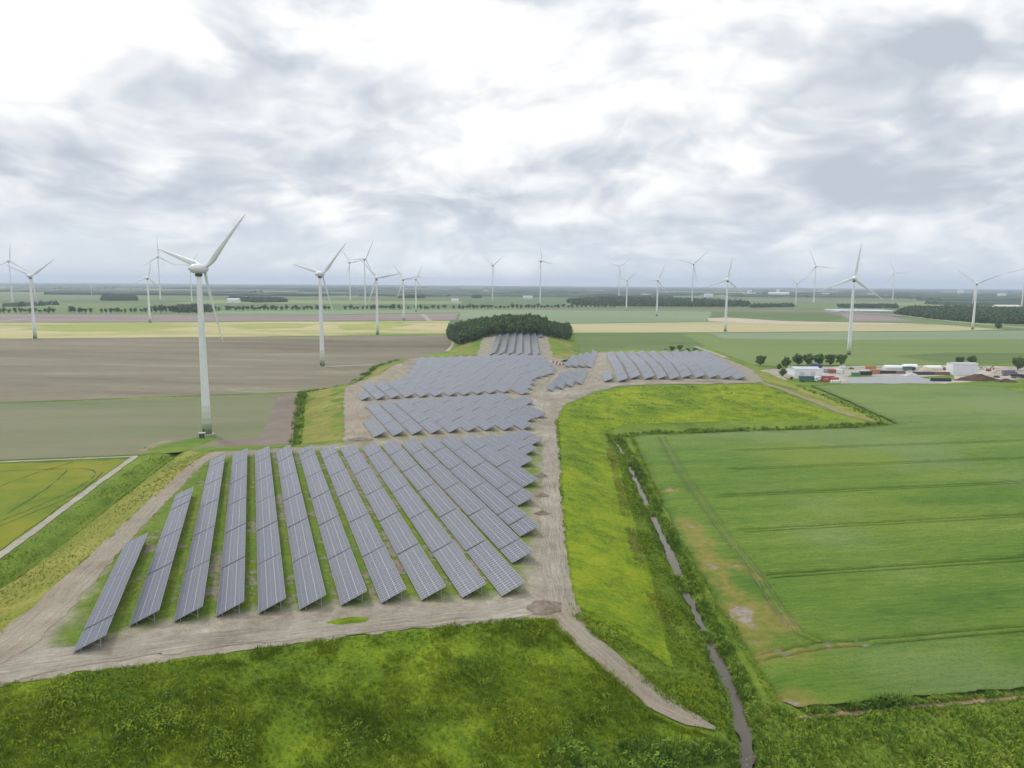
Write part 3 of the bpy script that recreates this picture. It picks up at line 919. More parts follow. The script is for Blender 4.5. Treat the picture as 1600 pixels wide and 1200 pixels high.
M_GLASS = glass_mat()
M_ALU = plain('module_frame', (.37, .38, .40), .45, .5, 0, .06)
M_STEEL = plain('galvanised_steel', (.30, .31, .32), .5, .5, .4, .15)
TW, TR, Z0 = 5.15, 2.25, .35            # horizontal width and rise of a table, height of its low edge
SL = math.hypot(TW, TR)
EX = Vector((TW / SL, 0, TR / SL))
EN = Vector((-TR / SL, 0, TW / SL))
COLW = 1.02


def module_geo(w, h, t=.04, b=.034):
    V = []
    for z in (-t, 0):
        V += [(0, 0, z), (w, 0, z), (w, h, z), (0, h, z)]
    V += [(b, b, 0), (w - b, b, 0), (w - b, h - b, 0), (b, h - b, 0)]
    F = [(3, 2, 1, 0), (0, 1, 5, 4), (1, 2, 6, 5), (2, 3, 7, 6), (3, 0, 4, 7), (4, 5, 9, 8), (5, 6, 10, 9), (6, 7, 11, 10), (7, 4, 8, 11), (8, 9, 10, 11)]
    uv = [(0, 0)] * 36 + [(0, 0), (1, 0), (1, 1), (0, 1)]
    mi = [1] * 9 + [0]
    return np.array(V), F, uv, mi


MODW = SL / 3 - .02
MODH = COLW - .02
_V, _F, _uv, _mi = module_geo(MODW, MODH)
ME_MODULE = mesh_from('module', _V, _F, mi=_mi, uv=_uv)
for q in (M_GLASS, M_ALU):
    ME_MODULE.materials.append(q)
BASIS = Matrix(((EX.x, 0, EN.x, 0), (0, 1, 0, 0), (EX.z, 0, EN.z, 0), (0, 0, 0, 1)))


def slope_pt(u, y, n=0.0):
    p = EX * u + EN * n
    return Vector((p.x, y, p.z + Z0))


def frame_stations(n):
    L = n * COLW
    k = max(2, int(round(L / 4.1)) + 1)
    return [.4 + (L - .8) * i / (k - 1) for i in range(k)]


TABLE_CACHE = {}


def table_meshes(n):
    if n in TABLE_CACHE:
        return TABLE_CACHE[n]
    V, F, uv, mi = [], [], [], []
    A = np.array(BASIS)[:3, :3]
    for i in range(3):
        for j in range(n):
            p = slope_pt(i * SL / 3 + .01, j * COLW + .01, .11)
            b = len(V)
            V += [tuple(A @ q + np.array(p)) for q in _V]
            F += [tuple(x + b for x in f) for f in _F]
            uv += _uv
            mi += _mi
    me1 = mesh_from('modules', V, F, mi=mi, uv=uv)
    for q in (M_GLASS, M_ALU):
        me1.materials.append(q)
    mb = MB()
    L = n * COLW
    for u in (.5, 1.9, 3.7, 5.1):
        mb.raw(*bar(slope_pt(u, .02, .03), slope_pt(u, L - .02, .03), .05, .06))
    for y in frame_stations(n):
        mb.raw(*bar(slope_pt(.15, y, -.06), slope_pt(SL - .15, y, -.06), .05, .08))
        for u in (1.2, 4.5):
            p = slope_pt(u, y, -.1)
            mb.tube((p.x, y, -.6), p, .09, n=6)
        mb.tube((slope_pt(4.5, y).x, y, .6), slope_pt(3.0, y, -.1), .04, n=5)
    me2 = mb.mesh('support_frame')
    me2.materials.append(M_STEEL)
    TABLE_CACHE[n] = (me1, me2)
    return TABLE_CACHE[n]


def bar(p, q, w, h):
    """box beam between two points"""
    p, q = Vector(p), Vector(q)
    d = (q - p).normalized()
    s = d.cross(Vector((0, 0, 1)))
    s = s.normalized() if s.length > .01 else Vector((1, 0, 0))
    t = s.cross(d)
    V = [c + s * a * w + t * b * h for c in (p, q) for a, b in ((-1, -1), (1, -1), (1, 1), (-1, 1))]
    return V, [(0, 3, 2, 1), (4, 5, 6, 7), (0, 1, 5, 4), (1, 2, 6, 5), (2, 3, 7, 6), (3, 0, 4, 7)]


def near_part_meshes():
    out = {}
    mb = MB()
    mb.raw(*bar(slope_pt(0, 0), slope_pt(SL - .3, 0), .05, .08))
    out['rafter'] = mb.mesh('rafter')
    for nm, u in (('short', 1.2), ('tall', 4.5)):
        p = slope_pt(u, 0, -.1)
        out[nm] = MB().tube((p.x, 0, -.6), p, .09, n=6).mesh('leg')
    out['brace'] = MB().tube((slope_pt(4.5, 0).x, 0, .6), slope_pt(3.0, 0, -.1), .04, n=5).mesh('brace')
    out['purlin'] = MB().raw(*bar((0, 0, 0), (0, 1, 0), .05, .06)).mesh('purlin')
    for me in out.values():
        me.materials.append(M_STEEL)
    return out


NP = near_part_meshes()
ORD = ['', 'first', 'second', 'third', 'fourth', 'fifth', 'sixth', 'seventh', 'eighth', 'ninth', 'tenth', 'eleventh', 'twelfth', 'thirteenth', 'fourteenth', 'fifteenth',
       'sixteenth', 'seventeenth', 'eighteenth', 'nineteenth', 'twentieth', 'twenty-first', 'twenty-second', 'twenty-third', 'twenty-fourth']
N_TABLES = 0


def solar_table(P0, P1, wscale, label, group, detail):
    global N_TABLES
    P0, P1 = np.asarray(P0, float), np.asarray(P1, float)
    L = np.hypot(*(P1 - P0))
    d2 = (P1 - P0) / L
    rt = np.array([d2[1], -d2[0]])
    z0 = hgt(P0)[0] * .5 + hgt(P0 + rt * TW * wscale)[0] * .5
    z1 = hgt(P1)[0] * .5 + hgt(P1 + rt * TW * wscale)[0] * .5
    n = max(2, int(round(L / COLW)))
    Y = Vector((d2[0], d2[1], (z1 - z0) / L)).normalized()
    X = Vector((rt[0], rt[1], 0))
    Z = X.cross(Y)
    sy = L / (n * COLW)
    zs = 1 + (wscale - 1) * .5
    tilt = random.gauss(0, .006)
    Z = (Z + X * tilt).normalized()
    M = Matrix(((X.x * wscale, Y.x * sy, Z.x * zs, P0[0]), (X.y * wscale, Y.y * sy, Z.y * zs, P0[1]), (X.z * wscale, Y.z * sy, Z.z * zs, z0 + random.gauss(0, .02)), (0, 0, 0, 1)))
    root = empty('solar_table', Matrix.Identity(4))
    root.matrix_basis = Matrix.Translation(M.to_translation()) @ Matrix((X, Y, Z)).transposed().to_4x4() @ Matrix.Diagonal((wscale, sy, zs, 1))
    tag(root, label, 'solar panel', group)
    N_TABLES += 1
    if not detail:
        a, b = table_meshes(n)
        o = link('solar_modules', a, parent=root)
        o['kind'] = 'stuff'
        link('support_frame', b, parent=root)
        return
    for i in range(3):
        for j in range(n):
            p = slope_pt(i * SL / 3 + .01, j * COLW + .01, .11 + random.uniform(-.006, .006))
            link('module', ME_MODULE, parent=root, M=Matrix.Translation(p) @ BASIS)
    for u in (.5, 1.9, 3.7, 5.1):
        p = slope_pt(u, .02, .03)
        link('purlin', NP['purlin'], parent=root, M=Matrix.Translation(p) @ Matrix.Diagonal((1, n * COLW - .04, 1, 1)))
    for y in frame_stations(n):
        link('rafter', NP['rafter'], parent=root, M=Matrix.Translation(EX * .15 + EN * -.06 + Vector((0, y, 0))))
        link('leg', NP['short'], parent=root, M=Matrix.Translation((0, y, 0)))
        link('leg', NP['tall'], parent=root, M=Matrix.Translation((0, y, 0)))
        link('brace', NP['brace'], parent=root, M=Matrix.Translation((0, y, 0)))


ROWS1 = [(-31.6, [134.0, 142.4, 166.5, 189.5]), (-24.0, [141.7, 166.3, 189.8, 213.6, 222.3, 229.1]), (-16.4, [140.8, 165.3, 189.2, 213.4, 237.2, 260.4, 270.8]),
         (-9.0, [140.4, 164.8, 188.6, 212.7, 236.5, 260.3, 277.6]), (-1.3, [139.0, 164.4, 188.0, 212.4, 236.4, 260.8, 269.4, 279.0]), (6.3, [137.9, 163.3, 188.0, 212.2, 236.9, 260.5, 278.1]),
         (14.2, [137.1, 162.5, 187.1, 211.3, 235.4, 260.2, 269.5, 276.0]), (21.9, [135.5, 161.5, 186.5, 210.8, 235.3, 260.1, 274]), (29.8, [134.2, 160.1, 185.0, 209.6, 234.7, 258.8, 274]),
         (37.9, [132.5, 158.6, 184.3, 210.3, 234.1, 258.4, 274]), (45.8, [130.7, 157.1, 183.0, 209.1, 233.6, 258.0, 276.0]), (53.7, [146.2, 155.2, 181.5, 207.9, 232.8, 256.5, 276.0]),
         (61.6, [161.8, 170.6, 179.8, 205.8, 231.5, 256.2, 276.4]), (69.7, [185.6, 194.7, 204.0, 230.8, 255.8, 276.5]), (78.0, [202.9, 229.1, 254.8, 275.6]), (86.0, [226.9, 251.9, 274.8]),
         (93.9, [242.9, 251.3, 275.3]), (101.6, [256.8, 266.5, 278])]
ROWS2 = [(45.4, 291.4, 325)] + [(45.4 + 8.02 * i, a, b) for i, a, b in [(1, 291.4, 371), (2, 291.6, 373), (3, 291.2, 375), (4, 291, 379), (5, 290.7, 378), (6, 290.2, 378), (7, 288.4, 378), (8, 286.8, 379),
                                                                        (9, 303, 380), (10, 310, 380), (11, 346, 364)]]
NEAR3 = [388, 388, 389, 390, 389, 389, 388.5, 388, 389, 390, 390, 380.5, 397, 413, 432, 443, 450, 459, 475, 500, 528, 552]
FAR3 = [408, 445.5, 447, 450, 460, 481, 507, 535, 564, 588, 588, 586, 587, 588, 587, 588, 590, 592, 592, 590, 588, 578]
ROWS3 = [(53.9 + 8.28 * i, NEAR3[i], FAR3[i]) for i in range(len(NEAR3))]


def st2w(s, t):
    return W * s + U * t


def cut(L, piece=24.7):
    k = max(1, int(L / piece + .45))
    c = [min(i * piece, L) for i in range(k + 1)]
    c[-1] = L
    return c


def row_label(j, i, where):
    return 'solar table %s from near end, %s row from left, %s' % (ORD[j], ORD[i], where)


GAP = .5
for i, (s, ts) in enumerate(ROWS1):
    for j in range(len(ts) - 1):
        solar_table(st2w(s, ts[j]), st2w(s, ts[j + 1] - GAP), 1.0, row_label(j + 1, i + 1, 'nearest field'), 'solar tables of the nearest field', ts[j] < 172)
for i, (s, a, b) in enumerate(ROWS2):
    c = cut(b - a)
    for j in range(len(c) - 1):
        solar_table(st2w(s, a + c[j]), st2w(s, a + c[j + 1] - GAP), 1.0, row_label(j + 1, i + 1, 'second field'), 'solar tables of the second field', False)
for i, (s, a, b) in enumerate(ROWS3):
    c = cut(b - a)
    for j in range(len(c) - 1):
        solar_table(st2w(s, a + c[j]), st2w(s, a + c[j + 1] - GAP), 1.02, row_label(j + 1, i + 1, 'big grey third field'), 'solar tables of the third field', False)


def px_rows(near, far, where, group, wscale=None, piece=24.7, flip=False, fill=.72):
    A, Bq = hitxy(near), hitxy(far)
    n = len(A)
    for i in range(n):
        d = (Bq[i] - A[i]) / np.hypot(*(Bq[i] - A[i]))
        rt = np.array([d[1], -d[0]])
        k = i + 1 if i + 1 < n else i - 1
        pitch = abs((A[k] - A[i]) @ rt)
        ws = wscale or min(1.25, max(.6, pitch * fill / TW))
        L = np.hypot(*(Bq[i] - A[i]))
        c = cut(L, piece)
        for j in range(len(c) - 1):
            p, q = A[i] + d * c[j], A[i] + d * (c[j + 1] - GAP)
            if flip:        # these rows lean the other way: low edge on the right
                p, q = q + rt * TW * ws, p + rt * TW * ws
            solar_table(p, q, ws, row_label(j + 1, i + 1, where), group, False)


Z8 = lambda x, y: (x / 4.706 + 850, y / 4.706 + 530)
ZQ = lambda x, y: (x / 5.714 + 680, y / 5.714 + 480)
rn = [(545, 318), (635, 297), (740, 300), (840, 298), (930, 302), (1015, 290), (1115, 290), (1215, 290), (1310, 295), (1410, 300)]
rf = [(455, 110), (525, 106), (600, 105), (680, 101), (760, 100), (850, 98), (930, 98), (1005, 98), (1072, 99), (1135, 101)]
px_rows([Z8(*p) for p in rn], [Z8(*p) for p in rf], 'right field', 'solar tables of the right field')
a0, b0 = hitxy([Z8(440, 318), Z8(420, 255)])
solar_table(a0, b0, 1.15, 'lone short solar table at the left front of the right field', 'solar tables of the right field', False)
fn = [(480, 430), (560, 430), (640, 430), (720, 432), (797, 434), (875, 436)]
ff = [(555, 240), (617, 240), (680, 240), (735, 240), (795, 240), (850, 240)]
px_rows([ZQ(*p) for p in fn], [ZQ(*p) for p in ff], 'farthest field by the wood', 'solar tables of the farthest field')
a0, b0 = hitxy([ZQ(920, 275), ZQ(905, 242)])
solar_table(a0, b0, 1.0, 'lone short solar table right of the farthest field, before the wood', 'solar tables of the farthest field', False)
px_rows([ZQ(1150, 540), ZQ(1210, 542), ZQ(1275, 542), ZQ(1340, 545)], [ZQ(1235, 445), ZQ(1295, 433), ZQ(1345, 420), ZQ(1405, 405)], 'upper middle block', 'solar tables of the upper middle block', flip=True, fill=.86)
a0, b0 = hitxy([ZQ(1122, 488), ZQ(1145, 468)])
solar_table(a0, b0, .9, 'lone small solar table next to the red white barriers', 'solar tables of the upper middle block', False)
px_rows([ZQ(1000, 755), ZQ(1080, 735), ZQ(1165, 715), ZQ(1250, 692)], [ZQ(1130, 600), ZQ(1190, 583), ZQ(1255, 576), ZQ(1320, 571)], 'lower middle block', 'solar tables of the lower middle block', flip=True, fill=.86)

# ------------------------------------------------------------------ wind turbines
def paint_mat(name, green):
    m, T = new_mat(name)
    tc = T.add('ShaderNodeTexCoord').outputs['Object']
    z = T.add('ShaderNodeSeparateXYZ', {0: tc}).outputs[2]
    n = T.noise(tc, .35, 5, .6)
    c = T.ramp(n, [(.3, (.66, .67, .68)), (.7, (.74, .75, .75))])
    if green:
        g = T.ramp(T.m('DIVIDE', z, 14.0), [(0, (.22, .30, .15)), (.17, (.32, .39, .24)), (.36, (.43, .48, .36)), (.56, (.53, .56, .48)), (.78, (.61, .63, .58)), (.99, (.70, .71, .70))], 'CONSTANT')
        c = T.mixc(T.m('LESS_THAN', z, 13.9), c, g)
    streak = T.noise(T.add('ShaderNodeVectorMath', {0: tc, 1: (2.2, 2.2, .06)}, operation='MULTIPLY').outputs[0], 1, 4)
    c = T.mixc(T.m('MULTIPLY', T.smooth(streak, .5, .8), .25), c, (.5, .5, .48))
    finish(T, c, .55, .35)
    return m


M_TOWERG, M_TOWER = paint_mat('tower_paint_green_foot', True), paint_mat('tower_paint', False)
M_BLADE = plain('blade_paint', (.68, .69, .70), .4, .5, 0, .05, .2)
M_DARK = plain('dark_metal', (.05, .055, .06), .6, .4)
M_CONC = plain('concrete', (.40, .39, .37), .9, .2)


def lathe(prof, axis='Z', n=24):
    V, F = [], []
    for (r, h) in prof:
        for i in range(n):
            t = 2 * math.pi * i / n
            V.append((r * math.cos(t), r * math.sin(t), h) if axis == 'Z' else (r * math.cos(t), h, r * math.sin(t)))
    k = len(prof)
    for j in range(k - 1):
        for i in range(n):
            a, b = j * n + i, j * n + (i + 1) % n
            F.append((a, b, b + n, a + n) if axis == 'Z' else (a, a + n, b + n, b))
    F.append(tuple(range(n))[::-1] if axis == 'Z' else tuple(range(n)))
    F.append(tuple(range((k - 1) * n, k * n)) if axis == 'Z' else tuple(range((k - 1) * n, k * n))[::-1])
    return V, F


def blade_mesh(Rr, wide):
    """a tapered, twisted aerofoil along +Z; chord in X"""
    V, F = [], []
    n = 10
    st = [(0.02, .9, .9, 0), (.06, .95, .95, 0), (.12, 1.5 * wide, .8, 16), (.2, 2.0 * wide, .6, 14), (.32, 1.75 * wide, .42, 10), (.5, 1.3 * wide, .28, 6), (.7, .95 * wide, .17, 3), (.88, .62 * wide, .1, 1), (.97, .4 * wide, .06, 0), (1.0, .1, .03, 0)]
    for f, c, t, tw in st:
        for i in range(n):
            a = 2 * math.pi * i / n
            x, y = c * math.cos(a), t * math.sin(a) * (.7 + .3 * math.cos(a))
            x += .35 * c if f > .09 else 0
            a2 = R(tw + 6)
            V.append((x * math.cos(a2) - y * math.sin(a2), x * math.sin(a2) + y * math.cos(a2) + 1.4 * f * f, f * Rr))
    for j in range(len(st) - 1):
        for i in range(n):
            a, b = j * n + i, j * n + (i + 1) % n
            F.append((a, b, b + n, a + n))
    F += [tuple(range(n))[::-1], tuple(range((len(st) - 1) * n, len(st) * n))]
    return mesh_from('blade', V, F, True)


HUB0 = 78.0


def turbine_protos(tall):
    Rr = HUB0 * (.45 if tall else .455)
    k = .62 if tall else 1.0
    mt = M_TOWER if tall else M_TOWERG
    out = {}
    prof = [(2.0 * k + .2 * (1 - f) ** 6 - f * .9 * k, f * (HUB0 - 2.2)) for f in np.linspace(0, 1, 14)]
    out['tower'] = (mesh_from('tower', *lathe(prof), smooth=True), mt)
    # egg-shaped nacelle: tail at -Y, rotor side at +Y
    e = [(.15, -5.6), (1.1, -5.3), (1.9, -4.4), (2.4, -3.0), (2.65, -1.2), (2.72, .6), (2.6, 2.2), (2.35, 3.1)]
    if tall:
        e = [(r * .68, h * .75) for r, h in e]
    else:
        e = [(r * .86, h * .84) for r, h in e]
    out['nacelle'] = (mesh_from('nacelle', *lathe(e, 'Y'), smooth=True), M_BLADE)
    h = [(2.3, 3.12), (2.25, 3.6), (2.0, 4.6), (1.55, 5.5), (.9, 6.2), (.1, 6.5)]
    if tall:
        h = [(r * .66, q * .75) for r, q in h]
    else:
        h = [(r * .86, q * .84) for r, q in h]
    out['rotor_hub'] = (mesh_from('rotor_hub', *lathe(h, 'Y'), smooth=True), M_BLADE)
    out['blade'] = (blade_mesh(Rr, .5 if tall else .72), M_BLADE)
    out['yaw_ring'] = (mesh_from('yaw_ring', *lathe([(1.5 * k, HUB0 - 3.4), (1.6 * k, HUB0 - 3.3), (1.6 * k, HUB0 - 2.4), (1.4 * k, HUB0 - 2.2)]), smooth=True), M_DARK)
    out['foundation'] = (mesh_from('foundation', *lathe([(3.1 * k, -.3), (3.1 * k, .10), (2.9 * k, .14)])), M_CONC)
    mb = MB().box((0, -2.1 * k - .02, 1.6), (.95, .2, 2.2))
    out['door'] = (mb.mesh('door'), M_DARK)
    mb = MB().box((0, -4.3, 1.9), (.5, .5, .9)).box((.5, -3.6, 2.6), (.08, .08, 1.2))
    out['rear_vent'] = (MB().tube((-.6, -4.55, -.2), (-.6, -3.6, -.2), .5, .55, n=10).mesh('rear_vent'), M_DARK)
    out['wind_sensor'] = (MB().tube((0, -2.3, 1.9), (0, -2.3, 3.2), .07, n=5).tube((-.4, -2.3, 3.2), (.4, -2.3, 3.2), .06, n=5).mesh('wind_sensor'), M_DARK)
    for me, mm in out.values():
        me.materials.append(mm)
    return out


TP = {False: turbine_protos(False), True: turbine_protos(True)}


def turbine(base, hub, tip, yaw, label, tall=False):
    P = at(*base)
    h = pix_ray(*hub)
    # the hub stands above the base: its height where the sight line passes the base
    t = math.hypot(P[0], P[1]) / math.hypot(h[0], h[1])
    H = CAM_H + h[2] * t
    s = H / HUB0
    az = math.atan2(P[0], P[1])
    c = max(.3, abs(math.cos(R(yaw) - az)))
    dx, dy = tip[0] - hub[0], hub[1] - tip[1]
    th = math.atan2(dx / c, dy)
    pr = TP[tall]
    root = empty('wind_turbine', Matrix.Translation((P[0], P[1], 0)) @ Matrix.Rotation(-R(yaw), 4, 'Z') @ Matrix.Scale(s, 4))
    tag(root, label, 'wind turbine', 'wind turbines')
    big = s * 1109 / P[1] > .6
    dz = HUB0 - (0 if not tall else 0)
    link('tower', pr['tower'][0], parent=root)
    for nm in ('foundation',) + (('yaw_ring', 'door') if big else ()):
        link(nm, pr[nm][0], parent=root)
    k = .75 if tall else .84
    nac = link('nacelle', pr['nacelle'][0], parent=root, M=Matrix.Translation((0, 0, dz)))
    if big:
        link('rear_vent', pr['rear_vent'][0], parent=nac, M=Matrix.Identity(4))
        link('wind_sensor', pr['wind_sensor'][0], parent=nac, M=Matrix.Identity(4))
    link('rotor_hub', pr['rotor_hub'][0], parent=root, M=Matrix.Translation((0, 0, dz)))
    for i in range(3):
        link('blade', pr['blade'][0], parent=root, M=Matrix.Translation((0, 4.3 * k, dz)) @ Matrix.Rotation(th + i * 2 * math.pi / 3, 4, 'Y'))


turbine((324, 678), (314, 420), (371, 337), 26, 'largest white wind turbine with green foot beside the near panel field')
turbine((504, 572), (500, 428), (534, 381), 26, 'second largest white wind turbine, standing in the brown field')
turbine((55, 529), (49, 431), (76, 408), -4, 'white wind turbine at the far left edge of the brown field')
turbine((1326, 555), (1334, 435), (1340, 387), 25, 'tall white wind turbine behind the yard on the right')
turbine((590, 523), (588.7, 434), (624, 427), -6, 'white wind turbine at the front edge of the yellow stubble')
turbine((631, 501), (630, 436), (655, 432), 10, 'white wind turbine on the dark strip, left of a closer twin')
turbine((650, 487), (649.5, 436), (657.5, 416), 30, 'small white wind turbine in the tree row left of the wood')
turbine((234.5, 504), (231, 434), (210, 442), 0, 'small white wind turbine just left of the largest turbine')
turbine((1133, 518), (1136, 437), (1142, 402), 12, 'white wind turbine on the barley strip right of centre')
turbine((1026, 494), (1028, 437.5), (1039, 412), 12, 'white wind turbine in the green strip before the long wood')
turbine((978.5, 486), (979.5, 437.5), (992.5, 426), 14, 'short white wind turbine at the left part of the long wood')
turbine((1519.5, 515), (1525, 442.5), (1559, 427.5), 33, 'white wind turbine near the dark wood at the right edge')
turbine((1243, 479.5), (1244.5, 442.5), (1232.5, 434), 60, 'small white wind turbine left of a taller faint one')
turbine((20, 476), (12.5, 407.5), (14.5, 377.5), -10, 'tall thin wind turbine at the very left edge', True)
turbine((251, 472), (245.5, 401), (244.5, 365), -10, 'tall thin wind turbine behind and left of the largest', True)
turbine((300, 474), (297.5, 415), (312, 394), -40, 'faint tall wind turbine hidden behind the largest', True)
turbine((547.5, 472), (545, 410), (532.5, 391), 20, 'tall thin wind turbine, left one of the distant pair', True)
turbine((571, 480), (568, 404.5), (579.5, 376), 30, 'tall thin wind turbine, right one of the distant pair', True)
turbine((769.5, 472), (769.5, 414), (775, 409), 45, 'lone thin wind turbine above the small wood', True)
turbine((844, 476), (844.5, 407.5), (833, 432.5), 60, 'lone thin wind turbine right above the small wood', True)
turbine((967, 464.5), (967.5, 417), (985, 403), 8, 'faint tall wind turbine behind the left of the long wood', True)
turbine((1081, 477.5), (1082.5, 412.5), (1101, 395), 14, 'tall faint wind turbine in the middle of the long wood', True)
turbine((1271, 476), (1274, 416), (1307, 420), 24, 'tall pale wind turbine left of the yard turbine', True)
turbine((1394.5, 471), (1397.5, 426), (1427, 427.5), 28, 'very faint wind turbine right of the yard turbine', True)
turbine((1596, 481), (1601, 420), (1579, 426), 36, 'pale wind turbine cut by the right edge', True)
turbine((143, 461), (142.5, 447), (148, 443), 0, 'tiny distant wind turbine left of the largest', True)
pc = at(316, 684)
tr_ = empty('transformer_cabinet', Matrix.Translation((pc[0], pc[1], 0)) @ Matrix.Rotation(.3, 4, 'Z'))
tag(tr_, 'small pale transformer cabinet at the foot of the largest turbine', 'cabinet')
link('cabinet_body', MB().box((0, 0, 1.1), (2.6, 2.0, 2.2)).mesh('cabinet_body'), plain('cabinet_paint', (.45, .47, .42)), tr_)
link('roof_lid', MB().box((0, 0, 2.28), (2.9, 2.3, .16)).mesh('roof_lid'), M_CONC, tr_)
for sx in (-.62, .62):
    link('door', MB().box((sx, -1.02, 1.05), (1.1, .06, 1.8)).mesh('door'), M_DARK, tr_)


# ------------------------------------------------------------------ trees
def leaf_mat(name, cols):
    m, T = new_mat(name)
    pos = T.add('ShaderNodeNewGeometry').outputs['Position']
    oi = T.add('ShaderNodeObjectInfo').outputs['Random']
    n = T.noise(pos, .25, 4, .6)
    v = T.m('ADD', T.m('MULTIPLY', n, .8), T.m('MULTIPLY', oi, .35))
    c = T.ramp(v, [(.25, cols[0]), (.55, cols[1]), (.85, cols[2])])
    finish(T, c, .7, .25)
    return m


M_LEAF = leaf_mat('dark_foliage', [(.026, .055, .011), (.046, .09, .018), (.085, .145, .03)])
M_LEAF2 = leaf_mat('fresh_foliage', [(.04, .08, .015), (.07, .125, .022), (.11, .17, .035)])
M_BARK = plain('bark', (.10, .08, .06), .9, .2)


def crown_mesh(seed, h, r, clumps=16, leaves=26, leaf=.8, low=.28):
    rg = np.random.default_rng(seed)
    V, F = [], []
    zc = h * (low + (1 - low) / 2)
    rz = h * (1 - low) / 2
    for c in range(clumps):
        d = rg.normal(size=3)
        d /= np.linalg.norm(d)
        k = rg.uniform(.35, .82) if c else 0
        C = np.array([d[0] * r * k, d[1] * r * k, zc + d[2] * rz * k * .95])
        cr = r * rg.uniform(.30, .46)
        for _ in range(leaves):
            e = rg.normal(size=3)
            e /= np.linalg.norm(e)
            p = C + e * cr * rg.uniform(.6, 1.05)
            nrm = e + rg.normal(size=3) * .45
            nrm /= np.linalg.norm(nrm)
            a = np.cross(nrm, rg.normal(size=3))
            a /= np.linalg.norm(a) + 1e-9
            b = np.cross(nrm, a)
            s = leaf * rg.uniform(.6, 1.25)
            q = len(V)
            V += [p - a * s * .5, p + b * s * .35, p + a * s * .6, p - b * s * .4]
            F.append((q, q + 1, q + 2, q + 3))
    return mesh_from('crown', V, F)


def trunk_mesh(h, r, seed):
    rg = random.Random(seed)
    mb = MB()
    mb.tube((0, 0, -.3), (.05, .02, h * .35), r, r * .7, 7)
    mb.tube((.05, .02, h * .35), (0, .1, h * .75), r * .7, r * .25, 6)
    for i in range(5):
        a = rg.uniform(0, 6.28)
        z = h * rg.uniform(.26, .5)
        mb.tube((0, 0, z), (math.cos(a) * h * .22, math.sin(a) * h * .22, z + h * .22), r * .38, r * .12, 5)
    return mb.mesh('trunk')


TREE = []
for i in range(4):
    cm = crown_mesh(20 + i, 9.0, 4.1, 30, 46, .95, .08)
    cm.materials.append(M_LEAF2)
    tm = trunk_mesh(9.0, .28, i)
    tm.materials.append(M_BARK)
    TREE.append((cm, tm))
ROADTREE = []
for i in range(4):
    cm = crown_mesh(40 + i, 12.0, 5.2, 13, 20, 1.9, .14)
    cm.materials.append(M_LEAF)
    tm = trunk_mesh(12.0, .32, 9 + i)
    tm.materials.append(M_BARK)
    ROADTREE.append((cm, tm))


def tree(pos, scale, label, group, kinds=TREE, name='tree', k=None, sz=1.0):
    cm, tm = kinds[k if k is not None else random.randrange(len(kinds))]
    root = empty(name, Matrix.Translation(pos) @ Matrix.Rotation(random.uniform(0, 6.28), 4, 'Z') @ Matrix.Diagonal((scale, scale, scale * sz, 1)))
    tag(root, label, 'tree' if name == 'tree' else 'shrub', group)
    link('crown', cm, parent=root)
    link('trunk', tm, parent=root)
    return root


def tree_px(base, hpx, label, group=None, **kw):
    P = hit([base])[0]
    m = hpx * P[1] / 1109
    return tree(tuple(P), m / 9.0, label, group, **kw)


tree_px((1188, 571), 19, 'lone round tree left of the yard beside the pale lane', sz=.9)
for x, wd in ((1228, 'leftmost and raggedest'), (1245.5, 'second'), (1261, 'third'), (1278, 'fourth'), (1296.5, 'fifth'), (1314, 'sixth and rightmost')):
    tree_px((x, 571 + (3 if x < 1230 else 0)), 20 if x > 1230 else 17, '%s round tree in the yard row, counted from the left' % wd, 'row of round trees behind the yard', sz=.95)
tree_px((1223, 588), 13, 'dark bush at the left end of the yard before the low shed', name='shrub')
tree_px((1217, 578), 10, 'small dark bush behind the yard entrance', name='shrub')
tree_px((1237, 594), 6, 'tiny bush left of the green lorry', name='shrub')
tree_px((1499, 571), 15, 'left one of two trees behind the white hall', 'trees behind the white hall')
tree_px((1517.5, 571), 16, 'right one of two trees behind the white hall', 'trees behind the white hall')
tree_px((1590, 578), 22, 'round tree at the right edge of the yard')
for i, (x, y, h) in enumerate(((1040, 551, 8), (1050, 548, 10), (1062, 547, 11), (1075, 551, 9), (1086, 550, 9))):
    tree_px((x, y), h, 'shrub %s of the clump behind the right panels' % ('at the left end', 'second from the left', 'in the middle', 'second from the right', 'at the right end')[i], 'shrub clump behind the right panels', name='shrub', sz=.8)
tree_px((1560, 514), 13, 'lone tree by the lane before the right wood')

# roadside trees, far behind the fields: one long row
LINE = [(0, 489.5), (200, 489), (400, 485.5), (600, 484), (800, 482.5), (960, 480.5)]
STRETCH = [(55, 'left of the leftmost turbine with green foot'), (234, 'right of the turbine at the left edge'), (318, 'just left of the largest turbine'), (504, 'between largest and second largest turbine'),
           (590, 'right of the second largest turbine'), (650, 'behind the three turbines left of the wood'), (770, 'left of the lone thin turbine'), (844, 'between the two lone thin turbines'), (2000, 'right of both lone thin turbines')]
COUNT = {}


def row_tree_label(x):
    w = next(t for lim, t in STRETCH if x < lim)
    k = COUNT[w] = COUNT.get(w, 0) + 1
    o = ORD[k] if k < len(ORD) else '%dth' % k
    return 'roadside tree, %s from left, %s' % (o, w)


